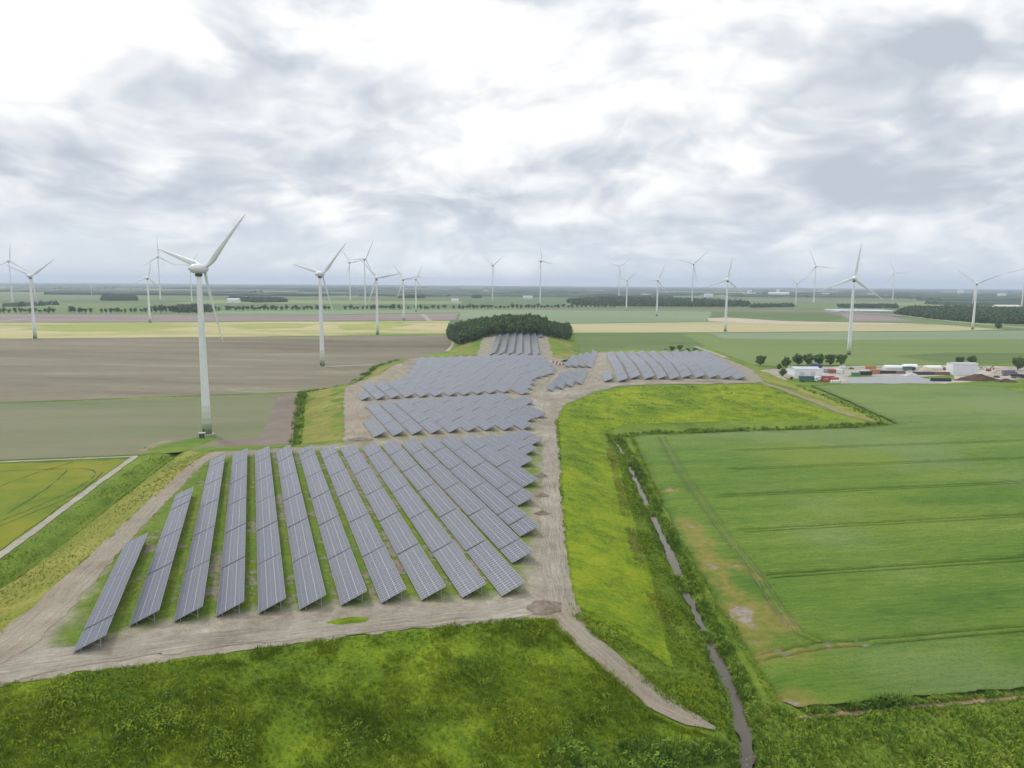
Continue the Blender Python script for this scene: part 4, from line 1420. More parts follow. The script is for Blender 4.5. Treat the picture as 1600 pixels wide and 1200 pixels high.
x = -12.0
while x < 965:
    gap = any(a < x < b for a, b in ((86, 104), (150, 156), (238, 262), (345, 352), (515, 538), (640, 648), (700, 704)))
    if not gap:
        y = np.interp(x, [p[0] for p in LINE], [p[1] for p in LINE]) + random.uniform(-.5, .5)
        P = at(x, y)
        tree((P[0], P[1], 0), random.uniform(.8, 1.35), row_tree_label(x), 'long row of roadside trees', kinds=ROADTREE)
    x += random.uniform(4.2, 9.0)
for i, (x, y, s) in enumerate(((243, 489, 1.5), (251, 489.5, 1.7), (258, 488, 1.3))):
    P = at(x, y)
    tree((P[0], P[1], 0), s, '%s tall tree of the farm group behind the largest turbine' % ('left', 'middle', 'right')[i], 'farm trees behind the largest turbine', kinds=ROADTREE)


# ------------------------------------------------------------------ scattering (woods, reeds, grass: what nobody could count)
def proto_collection(name, meshes):
    c = bpy.data.collections.new(name)
    for i, me in enumerate(meshes):
        o = bpy.data.objects.new('%s_source' % name, me)
        c.objects.link(o)
    return c


def scatter(name, label, cat, P, sc, coll, sz=None):
    n = len(P)
    me = bpy.data.meshes.new(name)
    me.vertices.add(n)
    me.vertices.foreach_set('co', np.asarray(P, np.float32).ravel())
    for nm, ty, val in (('sc', 'FLOAT', np.asarray(sc, np.float32)), ('rz', 'FLOAT', RNG.uniform(0, 6.28, n).astype(np.float32)), ('ix', 'INT', RNG.integers(0, len(coll.objects), n).astype(np.int32)),
                        ('sq', 'FLOAT', RNG.uniform(.8, 1.25, n).astype(np.float32))):
        me.attributes.new(nm, ty, 'POINT').data.foreach_set('value', val)
    o = bpy.data.objects.new(name, me)
    COL.objects.link(o)
    ng = bpy.data.node_groups.new(name, 'GeometryNodeTree')
    ng.interface.new_socket('Geometry', in_out='INPUT', socket_type='NodeSocketGeometry')
    ng.interface.new_socket('Geometry', in_out='OUTPUT', socket_type='NodeSocketGeometry')
    N, L = ng.nodes, ng.links
    gi, go = N.new('NodeGroupInput'), N.new('NodeGroupOutput')
    iop = N.new('GeometryNodeInstanceOnPoints')
    ci = N.new('GeometryNodeCollectionInfo')
    ci.inputs['Collection'].default_value = coll
    ci.inputs['Separate Children'].default_value = True
    ci.inputs['Reset Children'].default_value = True

    def attr(nm, ty):
        a = N.new('GeometryNodeInputNamedAttribute')
        a.data_type = ty
        a.inputs['Name'].default_value = nm
        return a.outputs['Attribute']
    cx = N.new('ShaderNodeCombineXYZ')
    L.new(attr('rz', 'FLOAT'), cx.inputs[2])
    e2r = N.new('FunctionNodeEulerToRotation')
    L.new(cx.outputs[0], e2r.inputs[0])
    mu = N.new('ShaderNodeMath')
    mu.operation = 'MULTIPLY'
    L.new(attr('sc', 'FLOAT'), mu.inputs[0])
    L.new(attr('sq', 'FLOAT'), mu.inputs[1])
    cs = N.new('ShaderNodeCombineXYZ')
    s_out = attr('sc', 'FLOAT')
    L.new(s_out, cs.inputs[0])
    L.new(s_out, cs.inputs[1])
    L.new(mu.outputs[0], cs.inputs[2])
    L.new(gi.outputs[0], iop.inputs['Points'])
    L.new(ci.outputs[0], iop.inputs['Instance'])
    iop.inputs['Pick Instance'].default_value = True
    L.new(attr('ix', 'INT'), iop.inputs['Instance Index'])
    L.new(e2r.outputs[0], iop.inputs['Rotation'])
    L.new(cs.outputs[0], iop.inputs['Scale'])
    L.new(iop.outputs[0], go.inputs[0])
    md = o.modifiers.new('scatter', 'NODES')
    md.node_group = ng
    return tag(o, label, cat, kind='stuff')


def sample(poly, spacing, jitter=.5):
    lo, hi = poly.min(0), poly.max(0)
    xs = np.arange(lo[0], hi[0], spacing)
    ys = np.arange(lo[1], hi[1], spacing)
    X, Y = np.meshgrid(xs, ys)
    P = np.stack([X.ravel(), Y.ravel()], 1)
    P += RNG.uniform(-jitter, jitter, P.shape) * spacing
    return P[inside(P, poly)]


wood_crowns = [crown_mesh(60 + i, 15.0, 5.2, 16, 22, 1.7, .05) for i in range(4)]
for i, me in enumerate(wood_crowns):
    me.materials.append(M_LEAF2 if i == 2 else M_LEAF)
C_WOOD = proto_collection('wood_crown', wood_crowns)
far_crowns = [crown_mesh(70 + i, 12.0, 6.0, 9, 12, 2.9, .0) for i in range(3)]
for me in far_crowns:
    me.materials.append(M_LEAF)
C_FAR = proto_collection('far_crown', far_crowns)

front = hitxy([(701, 531), (716, 540), (745, 532), (768, 525), (800, 523), (848, 525), (872, 530), (893, 531)])
back = wpoly([(890, 513), (850, 508), (780, 506), (722, 509), (700, 517)])
WOOD = np.concatenate([front, back])
P = sample(WOOD, 5.4)
sc = np.where(P[:, 0] > 48, .80, 1.12) * RNG.uniform(.52, .92, len(P)) * np.where(P[:, 0] < -62, .75, 1)
scatter('wood', 'dark green dense wood on the hill behind the farthest panels', 'wood', np.c_[P, hgt(P) - .5], sc, C_WOOD)
RW = wpoly([(1400, 491), (1450, 498), (1520, 504), (1600, 507), (1800, 520), (1800, 498), (1600, 486), (1500, 483), (1420, 484)])
P = sample(RW, 9)
scatter('wood', 'long dark wood at the right edge behind the barley', 'wood', np.c_[P, np.zeros(len(P))], RNG.uniform(.8, 1.25, len(P)), C_FAR)
CW = wpoly([(884, 472), (900, 477), (1000, 479), (1168, 479.5), (1172, 476), (1100, 471), (1040, 469), (990, 467), (930, 468)])
P = sample(CW, 15)
scatter('wood', 'long bluish green wood right of centre on the plain', 'wood', np.c_[P, np.zeros(len(P))], RNG.uniform(.9, 1.5, len(P)), C_FAR)
BW = [[(268, 488), (300, 489), (336, 488), (334, 482), (300, 480), (272, 482)], [(1172, 481), (1240, 480), (1238, 478), (1175, 479)], [(1310, 481), (1405, 482), (1400, 478.5), (1310, 479)], [(355, 470), (400, 473), (450, 472), (440, 468), (360, 466)],
      [(158, 470), (215, 470), (212, 464), (160, 464)], [(622, 466), (664, 466), (662, 460), (625, 460)], [(738, 466), (752, 466), (752, 462), (738, 462)]]
P = np.concatenate([sample(wpoly(b), 11) for b in BW])
scatter('tree_clumps', 'scattered farm copses on the plain behind the fields', 'trees', np.c_[P, np.zeros(len(P))], RNG.uniform(.7, 1.1, len(P)), C_FAR)


def far_woods():
    rg = np.random.default_rng(5)
    V, F = [], []

    def belt(x0, x1, y, depth, h):
        n = max(6, int((x1 - x0) / 60))
        xs = np.linspace(x0, x1, n) + rg.uniform(-15, 15, n)
        for row in range(3):
            b = len(V)
            yy = y + depth * row / 2 + np.cumsum(rg.normal(0, depth * .04, n))
            top = h * (1 + .0 * row) * np.clip(rg.normal(1, .17, n), .55, 1.5)
            th = max(12, depth / 3)
            for i in range(n):
                V.extend([(xs[i], yy[i], -1), (xs[i], yy[i] + th * .25, top[i] * .8), (xs[i], yy[i] + th * .6, top[i]), (xs[i], yy[i] + th, -1)])
            for i in range(n - 1):
                a, c = b + i * 4, b + i * 4 + 4
                F.extend([(a, c, c + 1, a + 1), (a + 1, c + 1, c + 2, a + 2), (a + 2, c + 2, c + 3, a + 3)])
            F.extend([(b, b + 1, b + 2, b + 3), (b + 4 * n - 4, b + 4 * n - 1, b + 4 * n - 2, b + 4 * n - 3)])
    for (xa, xb, ypx, h) in ((400, 560, 461.5, 15), (560, 705, 463, 15), (-60, 160, 455, 16), (0, 120, 452, 16), (230, 420, 457, 15), (860, 1010, 457, 15), (1000, 1150, 460, 14), (1150, 1330, 464, 15), (1380, 1500, 466, 15),
                             (1470, 1700, 471, 15), (700, 900, 454, 15), (20, 400, 450, 17), (1230, 1500, 459, 16), (0, 40, 479, 12), (1480, 1700, 477, 13)):
        a, b = at(xa, ypx), at(xb, ypx)
        belt(a[0], b[0], a[1], 60 + a[1] * .03, h)
    for _ in range(150):
        y = rg.uniform(3600, 19000)
        w = rg.uniform(250, 1500) * (.6 + y / 9000)
        x = rg.uniform(-.85, .85) * y
        belt(x - w / 2, x + w / 2, y, rg.uniform(40, 260), rg.uniform(11, 18))
    m = leaf_mat('far_foliage', [(.018, .036, .014), (.028, .055, .02), (.045, .08, .03)])
    o = link('far_woods', mesh_from('far_woods', V, F), m)
    tag(o, 'dark blue green tree belts of the far plain up to the horizon', 'woods', kind='stuff')


far_woods()

# ------------------------------------------------------------------ heaps, barriers and the yard
M_EARTH = ground_mat('earth_heap', [(.12, .09, .07), (.20, .155, .12), (.28, .23, .19)], sc=(.2, .7, 2), bstr=1, bdist=.3)
M_COMPOST = ground_mat('brown_compost', [(.05, .03, .022), (.10, .06, .045), (.16, .10, .08)], sc=(.2, .7, 2), bstr=1, bdist=.3)
M_SAND = ground_mat('sand_heap', [(.34, .26, .18), (.45, .36, .26), (.55, .45, .34)], sc=(.2, .7, 2), bstr=.6)


def heap(name, label, px, rx, ry, h, mat, cat='heap', rz=0, group=None, seed=0):
    P = hit([px])[0]
    n, k = 28, 9
    rg = np.random.default_rng(seed + int(px[0]))
    V = [(0, 0, h)]
    ph = rg.uniform(0, 6.28, 4)
    for j in range(1, k + 1):
        f = j / k
        for i in range(n):
            a = 2 * math.pi * i / n
            w = 1 + .14 * math.sin(2 * a + ph[0]) + .09 * math.sin(5 * a + ph[1]) + .05 * math.sin(9 * a + ph[2])
            z = h * (1 - f ** 1.35) * (1 + .12 * math.sin(4 * a + ph[3] + 5 * f)) + rg.normal(0, h * .035)
            x, y = rx * f * w * math.cos(a), ry * f * w * math.sin(a)
            V.append((x, y, -.35 if j == k else max(z, .02)))
    F = [(0, 1 + i, 1 + (i + 1) % n) for i in range(n)]
    for j in range(k - 1):
        for i in range(n):
            a, b = 1 + j * n + i, 1 + j * n + (i + 1) % n
            F.append((a, a + n, b + n, b))
    o = link(name, mesh_from(name, V, F, True), mat, M=Matrix.Translation(P) @ Matrix.Rotation(rz, 4, 'Z'))
    return tag(o, label, cat, group)


heap('earth_heap', 'large brown earth heap at the corner of the two dirt tracks', (851, 950), 4.4, 3.2, 1.3, M_EARTH)
heap('earth_heap', 'small dark earth heap, farthest of three beside the right track', (846, 745), 2.6, 1.9, 1.3, M_EARTH, group='heaps beside the right track')
heap('earth_heap', 'small earth heap, middle one of three beside the right track', (847, 775), 2.4, 2.1, 1.0, M_EARTH, group='heaps beside the right track')
heap('earth_heap', 'small earth heap, nearest of three beside the right track', (847, 803), 2.3, 2.0, .9, M_EARTH, group='heaps beside the right track')
heap('earth_heap', 'low brown earth heap between near and second panel field', (563, 688), 5, 3, 1.3, M_EARTH)
heap('grass_heap', 'low heap overgrown with green weeds on the front track', (545, 971), 3.9, 1.6, .8, M_SLOPE, rz=.15)
heap('compost_heap', 'long dark brown compost heap before the white hall', (1527, 594), 18, 7, 4.5, M_COMPOST)
heap('compost_heap', 'small brown compost heap right of the long one', (1572, 597), 8, 4, 2.6, M_COMPOST)
heap('sand_heap', 'sandy heap behind the stacks in the yard', (1446, 578), 7, 4, 2.5, M_SAND)
heap('sand_heap', 'pale gravel heap in the middle of the yard', (1424, 587), 6, 3.5, 2.2, plain('gravel', (.45, .43, .41), .9, .2, 0, .2))
heap('sand_heap', 'tan soil heap at the right end of the yard', (1560, 583), 9, 5, 3, M_TAN)

M_RED, M_WHITE = plain('red_paint', (.33, .10, .08), .5), plain('white_paint', (.72, .72, .71), .5, var=.06)
for i, (x, y) in enumerate(((866, 567), (871, 570), (876, 571))):
    P = hit([(x, y)])[0]
    r = empty('road_barrier', Matrix.Translation(P) @ Matrix.Rotation(.2 * i, 4, 'Z'))
    tag(r, '%s red and white barrier on the sandy track by the middle panels' % ('leftmost', 'middle', 'rightmost')[i], 'barrier', 'barriers by the middle panels')
    for j in range(4):
        link('barrier_block', MB().box((j * 1.5 - 2.3, 0, .75), (1.4, .7, 1.5), taper=.8).mesh('barrier_block'), M_RED if j % 2 else M_WHITE, r)
    link('foot', MB().box((0, 0, .1), (6.2, 1.2, .2)).mesh('foot'), M_DARK, r)

M_YARD = ground_mat('yard_earth', [(.17, .16, .12), (.27, .245, .20), (.36, .335, .29), (.45, .42, .38)], sc=(.03, .12, .6), bstr=.4, contrast=2.2)
flat_zone('yard_ground', 'pale sandy ground of the contractor yard', [(1196, 580), (1225, 575), (1330, 572), (1480, 571), (1620, 573), (1700, 580), (1700, 594), (1580, 600), (1480, 601), (1310, 600), (1250, 600), (1215, 590)], M_YARD, .06, cat='yard')
flat_zone('concrete_slab', 'big grey concrete slab in the middle of the yard', [(1318, 590), (1432, 587.5), (1464, 598), (1330, 599.5)], plain('slab_concrete', (.25, .26, .265), .8, .3), .14, amp=.1, cat='slab')
flat_zone('yard_ground', 'pale lane strip leading into the yard from the left', [(1175, 580), (1210, 576), (1218, 586), (1200, 584)], M_PATH, .08, cat='yard')


for i, g in enumerate([[(1322, 588), (1352, 582), (1362, 588), (1330, 591)], [(1432, 589), (1490, 586), (1492, 593), (1470, 596)], [(1480, 599), (1600, 592), (1640, 598), (1560, 606), (1480, 603)], [(1225, 590), (1250, 592), (1330, 602), (1240, 602)]]):
    flat_zone('grass_verge', '%s weedy green patch of the yard' % ('left middle', 'right middle', 'front right', 'front left')[i], g, M_BEET2, .11, cat='verge')


def ypos(x, y):
    P = at(x, y)
    return P, P[1] / 1109


def hall(name, label, px0, px1, ytop, ybase, depth, rz, wallc, roofc, doors=2, pitch=.06):
    P, m = ypos((px0 + px1) / 2, ybase)
    w, h = (px1 - px0) * m, (ybase - ytop) * m * .98
    r = empty(name, Matrix.Translation((P[0], P[1], 0)) @ Matrix.Rotation(rz, 4, 'Z'))
    tag(r, label, 'building')
    V = [(-w / 2, 0, -.2), (w / 2, 0, -.2), (w / 2, depth, -.2), (-w / 2, depth, -.2), (-w / 2, 0, h), (w / 2, 0, h), (w / 2, depth, h), (-w / 2, depth, h)]
    link('wall', mesh_from('wall', V, [(0, 1, 5, 4), (1, 2, 6, 5), (2, 3, 7, 6), (3, 0, 4, 7)]), wallc, r)
    k = h + depth * pitch
    V = [(-w / 2 - .3, -.3, h), (w / 2 + .3, -.3, h), (w / 2 + .3, depth + .3, h), (-w / 2 - .3, depth + .3, h), (-w / 2 - .3, depth / 2, k), (w / 2 + .3, depth / 2, k)]
    link('roof', mesh_from('roof', V, [(0, 1, 5, 4), (2, 3, 4, 5), (0, 4, 3), (1, 2, 5), (0, 3, 2, 1)]), roofc, r)
    for i in range(doors):
        x = -w / 2 + w * (i + .7) / (doors + .4)
        link('roller_door', MB().box((x, -.06, min(h * .3, 2)), (min(4, w / 6), .12, min(h * .6, 4))).mesh('roller_door'), plain('door_grey', (.5, .51, .53), .6), r)
    n = int(w / 3)
    for i in range(1, n):
        link('wall_rib', MB().box((-w / 2 + w * i / n, -.04, h / 2), (.18, .09, h - .4)).mesh('wall_rib'), wallc, r)
    return r


M_HALL = plain('white_cladding', (.70, .71, .72), .5, .4, 0, .05, .2)
M_ROOFG = plain('grey_roof', (.42, .43, .45), .6, .3, 0, .08, .2)
M_CREAM = plain('cream_cladding', (.58, .55, .47), .6, .3, 0, .06, .2)
M_REDROOF = plain('red_tile_roof', (.25, .10, .07), .8, .2, 0, .15, .2)
hall('storage_hall', 'big white windowless hall on the right of the yard', 1488, 1527, 567.5, 586.5, 9, 0, M_HALL, M_ROOFG, 0)
hall('storage_shed', 'long low white shed at the left of the yard', 1241, 1282, 576.5, 588, 14, .0, M_HALL, M_ROOFG, 2, .10)


def box_thing(name, label, px, dims, col, rz=0, cat='container', ribs=True, group=None):
    P, m = ypos(*px)
    r = empty(name, Matrix.Translation((P[0], P[1], .06)) @ Matrix.Rotation(rz, 4, 'Z'))
    tag(r, label, cat, group)
    L, w, h = dims
    link('container_body', MB().box((0, 0, h / 2 + .15), (L, w, h)).mesh('container_body'), col, r)
    for sx in (-1, 1):
        link('corner_post', MB().box((sx * (L / 2 - .08), -w / 2 - .05, h / 2 + .15), (.2, .12, h + .04)).mesh('corner_post'), M_DARK if ribs else col, r)
    link('door', MB().box((L / 2 + .04, 0, h / 2 + .15), (.08, w * .9, h * .9)).mesh('door'), M_ROOFG, r)
    return r


def lorry(label, px, L, cabcol, boxcol, rz=0, name='lorry', cat='lorry', flip=1, h=3.2):
    P, m = ypos(*px)
    r = empty(name, Matrix.Translation((P[0], P[1], .06)) @ Matrix.Rotation(rz, 4, 'Z'))
    tag(r, label, cat)
    link('cab', MB().box((flip * (L / 2 - 1), 0, 1.75), (2.0, 2.3, 2.3), taper=.93).mesh('cab'), cabcol, r)
    link('windscreen', MB().box((flip * (L / 2 + .01), 0, 2.2), (.08, 1.9, .8)).mesh('windscreen'), M_DARK, r)
    link('side_window', MB().box((flip * (L / 2 - .8), -1.13, 2.2), (.9, .08, .7)).mesh('side_window'), M_DARK, r)
    link('load_box', MB().box((-flip * 1.1, 0, h / 2 + .95), (L - 2.4, 2.45, h - .7)).mesh('load_box'), boxcol, r)
    link('chassis', MB().box((0, 0, .75), (L - .4, 1.2, .35)).mesh('chassis'), M_DARK, r)
    for sx in (-.38, -.25, .36):
        for sy in (-1, 1):
            link('wheel', MB().tube((flip * sx * L, sy * 1.1 - .16, .5), (flip * sx * L, sy * 1.1 + .16, .5), .5, n=12).mesh('wheel'), M_DARK, r)
    return r


def car(label, px, col, rz=0):
    P, m = ypos(*px)
    r = empty('parked_car', Matrix.Translation((P[0], P[1], .06)) @ Matrix.Rotation(rz, 4, 'Z'))
    tag(r, label, 'car', 'cars parked in the yard')
    link('body', MB().box((0, 0, .65), (4.4, 1.8, .7), taper=.95).mesh('body'), col, r)
    link('cabin', MB().box((-.2, 0, 1.25), (2.4, 1.6, .55), taper=.8).mesh('cabin'), M_DARK, r)
    for sx in (-1.35, 1.35):
        for sy in (-.85, .85):
            link('wheel', MB().tube((sx, sy - .1, .33), (sx, sy + .1, .33), .33, n=10).mesh('wheel'), M_DARK, r)


def tank_tent(label, px, L, w, h, col=M_WHITE):
    """a white round-roofed storage tent"""
    P, m = ypos(*px)
    r = empty('storage_tent', Matrix.Translation((P[0], P[1], .06)))
    tag(r, label, 'tent', 'white storage tents in the yard')
    n = 12
    V, F = [], []
    for x in (-L / 2, L / 2):
        for i in range(n + 1):
            a = math.pi * i / n
            V.append((x, -w / 2 * math.cos(a), h * .35 + h * .65 * math.sin(a)))
    F = [(i, i + 1, n + 2 + i, n + 1 + i) for i in range(n)] + [tuple(range(n + 1)), tuple(range(n + 1, 2 * n + 2))[::-1]]
    link('tent_roof', mesh_from('tent_roof', V, F), col, r)
    link('side_wall', MB().box((0, 0, h * .17), (L, w - .1, h * .36)).mesh('side_wall'), M_CREAM, r)
    link('entrance', MB().box((L / 2 + .02, 0, h * .35), (.06, w * .5, h * .6)).mesh('entrance'), M_DARK, r)


M_TEAL, M_BLUE, M_ORANGE, M_GREENP, M_BLACK, M_VIOLET = (plain('teal_paint', (.05, .15, .13)), plain('blue_paint', (.06, .09, .19)), plain('orange_paint', (.42, .20, .10)), plain('green_paint', (.09, .24, .13)),
                                                          plain('black_paint', (.03, .03, .035)), plain('violet_grey', (.17, .14, .18)))
lorry('white and teal green lorry parked before the low white shed', (1262, 596.5), 13, M_WHITE, M_TEAL, 0, h=3.6)
lorry('short dark lorry squeezed between teal lorry and red containers', (1279, 596), 7, M_BLACK, M_WHITE, .1, h=3.2)
for i, (x, y, d) in enumerate(((1287, 593), (1296, 593.5), (1304, 594.5), (1291, 597)) and ((1287, 593, (6, 2.4, 2.6)), (1296, 594, (6, 2.4, 3.0)), (1304, 595, (5, 2.4, 2.4)), (1290, 597, (5.5, 2.4, 2.2)))):
    box_thing('container', '%s of the bright red containers right of the teal lorry' % ('back left one', 'tallest middle one', 'right one', 'front left one')[i], (x, y), d, M_RED, .12 * i, group='red containers in the yard')
box_thing('container', 'small white container at the right end of the red ones', (1305, 598.5), (6, 2.4, 1.9), M_WHITE, .05)
lorry('blue lorry parked under the row of round trees', (1275, 575), 10, M_BLUE, M_BLUE, .05, h=3.2)
car('black car parked under the round trees left of the blue lorry', (1262, 576), M_BLACK, .2)
car('dark green car parked under the round trees, right part', (1330, 577), M_TEAL, .1)
box_thing('container', 'bright green container at the left of the concrete slab', (1337, 587.5), (6.5, 2.5, 2.6), M_GREENP)
box_thing('container', 'long black container right of the green one', (1352, 586), (9, 2.5, 2.8), M_BLACK, .04)
box_thing('container', 'orange container in the middle of the yard', (1367, 584), (7, 3, 3.4), M_ORANGE, .1)
box_thing('container', 'orange container far back in the yard', (1360, 576.5), (8, 2.6, 2.4), M_ORANGE, 0)
box_thing('container', 'grey white site cabin left of the yard centre', (1310, 583), (7, 3, 3), M_WHITE, .0, 'cabin')
box_thing('container', 'red striped site cabin left of the yard centre', (1300, 583), (5, 3, 3), M_RED, .0, 'cabin')
box_thing('container', 'small grey site cabin behind the low shed', (1290, 582), (4, 3, 3.2), M_ROOFG, .0, 'cabin')
box_thing('container', 'white van sized container behind the round trees', (1317, 576), (5, 2.4, 2.2), M_WHITE, .1)
tank_tent('leftmost white storage tent at the back of the yard', (1392, 577), 12, 6, 3.6)
tank_tent('second white storage tent at the back of the yard', (1406, 577), 10, 6, 3.3)
tank_tent('third and largest white storage tent at the back', (1421, 576.5), 11, 7, 4.2)
tank_tent('white storage tent standing alone left of the hall', (1456.5, 577.5), 13, 6, 3.6)
lorry('dark lorry standing before the third storage tent', (1420, 579), 10, M_BLACK, M_TEAL, 0, h=2.8)
lorry('violet grey lorry at the right end of the yard', (1577, 587), 12, M_VIOLET, M_VIOLET, .1, h=3.8)
lorry('black lorry below the violet one at the right', (1590, 591), 10, M_BLACK, M_BLACK, 0, h=2.6)
car('dark car right of the white hall', (1557, 590), M_BLACK, .1)
car('white car right of the white hall, farther back', (1533, 577), M_WHITE, 0)


def stack(label, px, n, L, col, kind='pipe_stack'):
    P, m = ypos(*px)
    r = empty(kind, Matrix.Translation((P[0], P[1], .06)))
    tag(r, label, 'stack')
    me = MB().tube((-L / 2, 0, 0), (L / 2, 0, 0), .42, n=9).mesh('pipe')
    me.materials.append(col)
    for row in range(3):
        for i in range(n - row):
            link('pipe', me, parent=r, M=Matrix.Translation((random.uniform(-.4, .4), (i + row / 2) * .86, .44 + row * .74)))


stack('long stack of dark pipes behind the concrete slab, left', (1385, 584), 5, 16, M_BLACK)
stack('stack of dark pipes behind the slab, right of the long one', (1404, 584), 5, 12, M_VIOLET)
stack('stack of grey pipes left of the white hall', (1445, 586), 6, 15, M_DARK)
stack('stack of rusty pipes close to the white hall', (1472, 586), 5, 13, plain('rust', (.20, .10, .07)))
stack('stack of black pipes before the hall beside the slab', (1472, 596), 5, 14, M_BLACK)


def excavator(label, px, col):
    P, m = ypos(*px)
    r = empty('excavator', Matrix.Translation((P[0], P[1], .06)) @ Matrix.Rotation(.4, 4, 'Z'))
    tag(r, label, 'excavator')
    for sy in (-1, 1):
        link('crawler_track', MB().box((0, sy * 1.1, .45), (3.8, .55, .9), taper=.85).mesh('crawler_track'), M_DARK, r)
    link('upper_body', MB().box((-.5, 0, 1.6), (3.0, 2.5, 1.3)).mesh('upper_body'), col, r)
    link('cab', MB().box((.6, .6, 2.4), (1.4, 1.1, 1.7), taper=.9).mesh('cab'), M_WHITE, r)
    link('boom', MB().raw(*bar((.9, -.3, 1.8), (3.6, -.3, 4.6), .25, .3)).mesh('boom'), col, r)
    link('stick', MB().raw(*bar((3.6, -.3, 4.6), (5.4, -.3, 2.2), .2, .24)).mesh('stick'), col, r)
    link('bucket', MB().box((5.4, -.3, 1.6), (1.0, 1.2, 1.0), taper=.7).mesh('bucket'), M_DARK, r)


excavator('orange excavator with raised boom left of the white hall', (1478, 578), M_ORANGE)
excavator('dark red excavator in the right part of the yard', (1545, 580), M_RED)

# far buildings of the plain
FARB = [('warehouse', 'white barn roofs on the plain behind the long wood', 1101, 1114, 460, 464, M_HALL, M_ROOFG), ('tower_block', 'small white tower block on the far plain', 1169, 1174, 454, 463, M_HALL, M_ROOFG),
        ('warehouse', 'long white factory on the far plain right of centre', 1202, 1233, 457.5, 462, M_HALL, M_HALL), ('factory_tower', 'white factory tower above the long white factory', 1214, 1218, 453, 460, M_HALL, M_ROOFG),
        ('farmhouse', 'white farm building left behind the yard turbine', 1285, 1296, 459, 463, M_HALL, M_ROOFG), ('farmhouse', 'red roofed farm buildings behind the yard turbine', 1340, 1352, 459.5, 464, M_CREAM, M_REDROOF),
        ('warehouse', 'long white barn right behind the yard turbine', 1355, 1370, 460, 464, M_HALL, M_ROOFG), ('farmhouse', 'red roofed barn farther right behind the yard turbine', 1376, 1390, 461, 465, M_CREAM, M_REDROOF),
        ('tower_block', 'left white tower block of the distant town at right', 1498, 1501, 453.5, 461, M_HALL, M_ROOFG), ('tower_block', 'right white tower block of the distant town at right', 1503, 1506, 454, 461, M_HALL, M_ROOFG),
        ('warehouse', 'cream roofed shed in the wood at the right edge', 1556, 1594, 478.5, 483.5, M_CREAM, M_CREAM), ('warehouse', 'pale low warehouse of the distant town at the right edge', 1561, 1572, 459, 463, M_HALL, M_ROOFG),
        ('farmhouse', 'white barn behind the trees right of the largest turbine', 355, 373, 468, 473, M_HALL, M_ROOFG), ('warehouse', 'pale barns on the plain above the small wood', 817, 832, 463.5, 467, M_HALL, M_ROOFG),
        ('farmhouse', 'pale farm on the green plain left of the lone turbine', 705, 716, 468.5, 472, M_HALL, M_ROOFG), ('farmhouse', 'cream farm building on the plain near the distant pair', 620, 632, 461.5, 465, M_CREAM, M_REDROOF),
        ('farmhouse', 'small white house on the far plain above the small wood', 755, 763, 453, 457, M_HALL, M_REDROOF), ('warehouse', 'thin white sheds on the far plain at centre right', 1000, 1030, 460.5, 463.5, M_HALL, M_HALL)]
for nm, lb, x0, x1, yt, yb, wc, rc in FARB:
    hall(nm, lb, x0, x1, yt, yb, 18, 0, wc, rc, 1, .25)
P, m = ypos(1360, 488)
gh = empty('greenhouse', Matrix.Translation((P[0], P[1], 0)) @ Matrix.Rotation(-.08, 4, 'Z'))
tag(gh, 'pale grey greenhouse roofs left of the right wood', 'greenhouse')
gw = 92 * m
M_GH = plain('greenhouse_glass', (.42, .46, .50), .25, .5, 0, .06, .05)
for i in range(12):
    x = -gw / 2 + gw * i / 12
    w = gw / 12
    V = [(x, 0, 3.4), (x + w, 0, 3.4), (x + w, 120, 3.4), (x, 120, 3.4), (x + w / 2, 0, 4.6), (x + w / 2, 120, 4.6)]
    link('roof_bay', mesh_from('roof_bay', V, [(0, 4, 5, 3), (4, 1, 2, 5), (0, 1, 4), (3, 5, 2)]), M_GH, gh)
link('wall', MB().box((0, 60, 1.6), (gw - .1, 119.8, 3.5)).mesh('wall'), M_GH, gh)


# ------------------------------------------------------------------ grass, reeds and weeds
def tuft_mesh(seed, h, r, n, w):
    rg = np.random.default_rng(seed)
    V, F = [], []
    for _ in range(n):
        a = rg.uniform(0, 6.28)
        rr = r * math.sqrt(rg.uniform())
        b = np.array([rr * math.cos(a), rr * math.sin(a), -.08])
        d = np.array([math.cos(a), math.sin(a), 0]) * rg.uniform(.1, .55) * h + rg.normal(size=3) * .06 * h
        hh = h * rg.uniform(.55, 1.1)
        s = np.array([-math.sin(a + .5), math.cos(a + .5), 0]) * w * rg.uniform(.6, 1.2)
        q = len(V)
        m = b + d * .35 + np.array([0, 0, hh * .6])
        t = b + d + np.array([0, 0, hh * .95])
        V += [b - s, b + s, m - s * .8, m + s * .8, t]
        F += [(q, q + 1, q + 3, q + 2), (q + 2, q + 3, q + 4)]
    return mesh_from('tuft', V, F)


def weed_mesh(seed, h, r, n, s):
    rg = np.random.default_rng(seed)
    V, F = [], []
    for _ in range(n):
        a, f = rg.uniform(0, 6.28), rg.uniform()
        rr = r * math.sqrt(f)
        p = np.array([rr * math.cos(a), rr * math.sin(a), h * (1 - f * .7) * rg.uniform(.4, 1)])
        nrm = np.array([math.cos(a) * .5, math.sin(a) * .5, .8]) + rg.normal(size=3) * .35
        nrm /= np.linalg.norm(nrm)
        u = np.cross(nrm, rg.normal(size=3))
        u /= np.linalg.norm(u) + 1e-9
        v = np.cross(nrm, u)
        k = s * rg.uniform(.6, 1.3)
        q = len(V)
        V += [p - u * k * .5, p + v * k * .3, p + u * k * .6, p - v * k * .3]
        F.append((q, q + 1, q + 2, q + 3))
    return mesh_from('weed', V, F)


def coll_of(name, meshes, mats):
    for i, me in enumerate(meshes):
        me.materials.append(mats[i % len(mats)])
    return proto_collection(name, meshes)


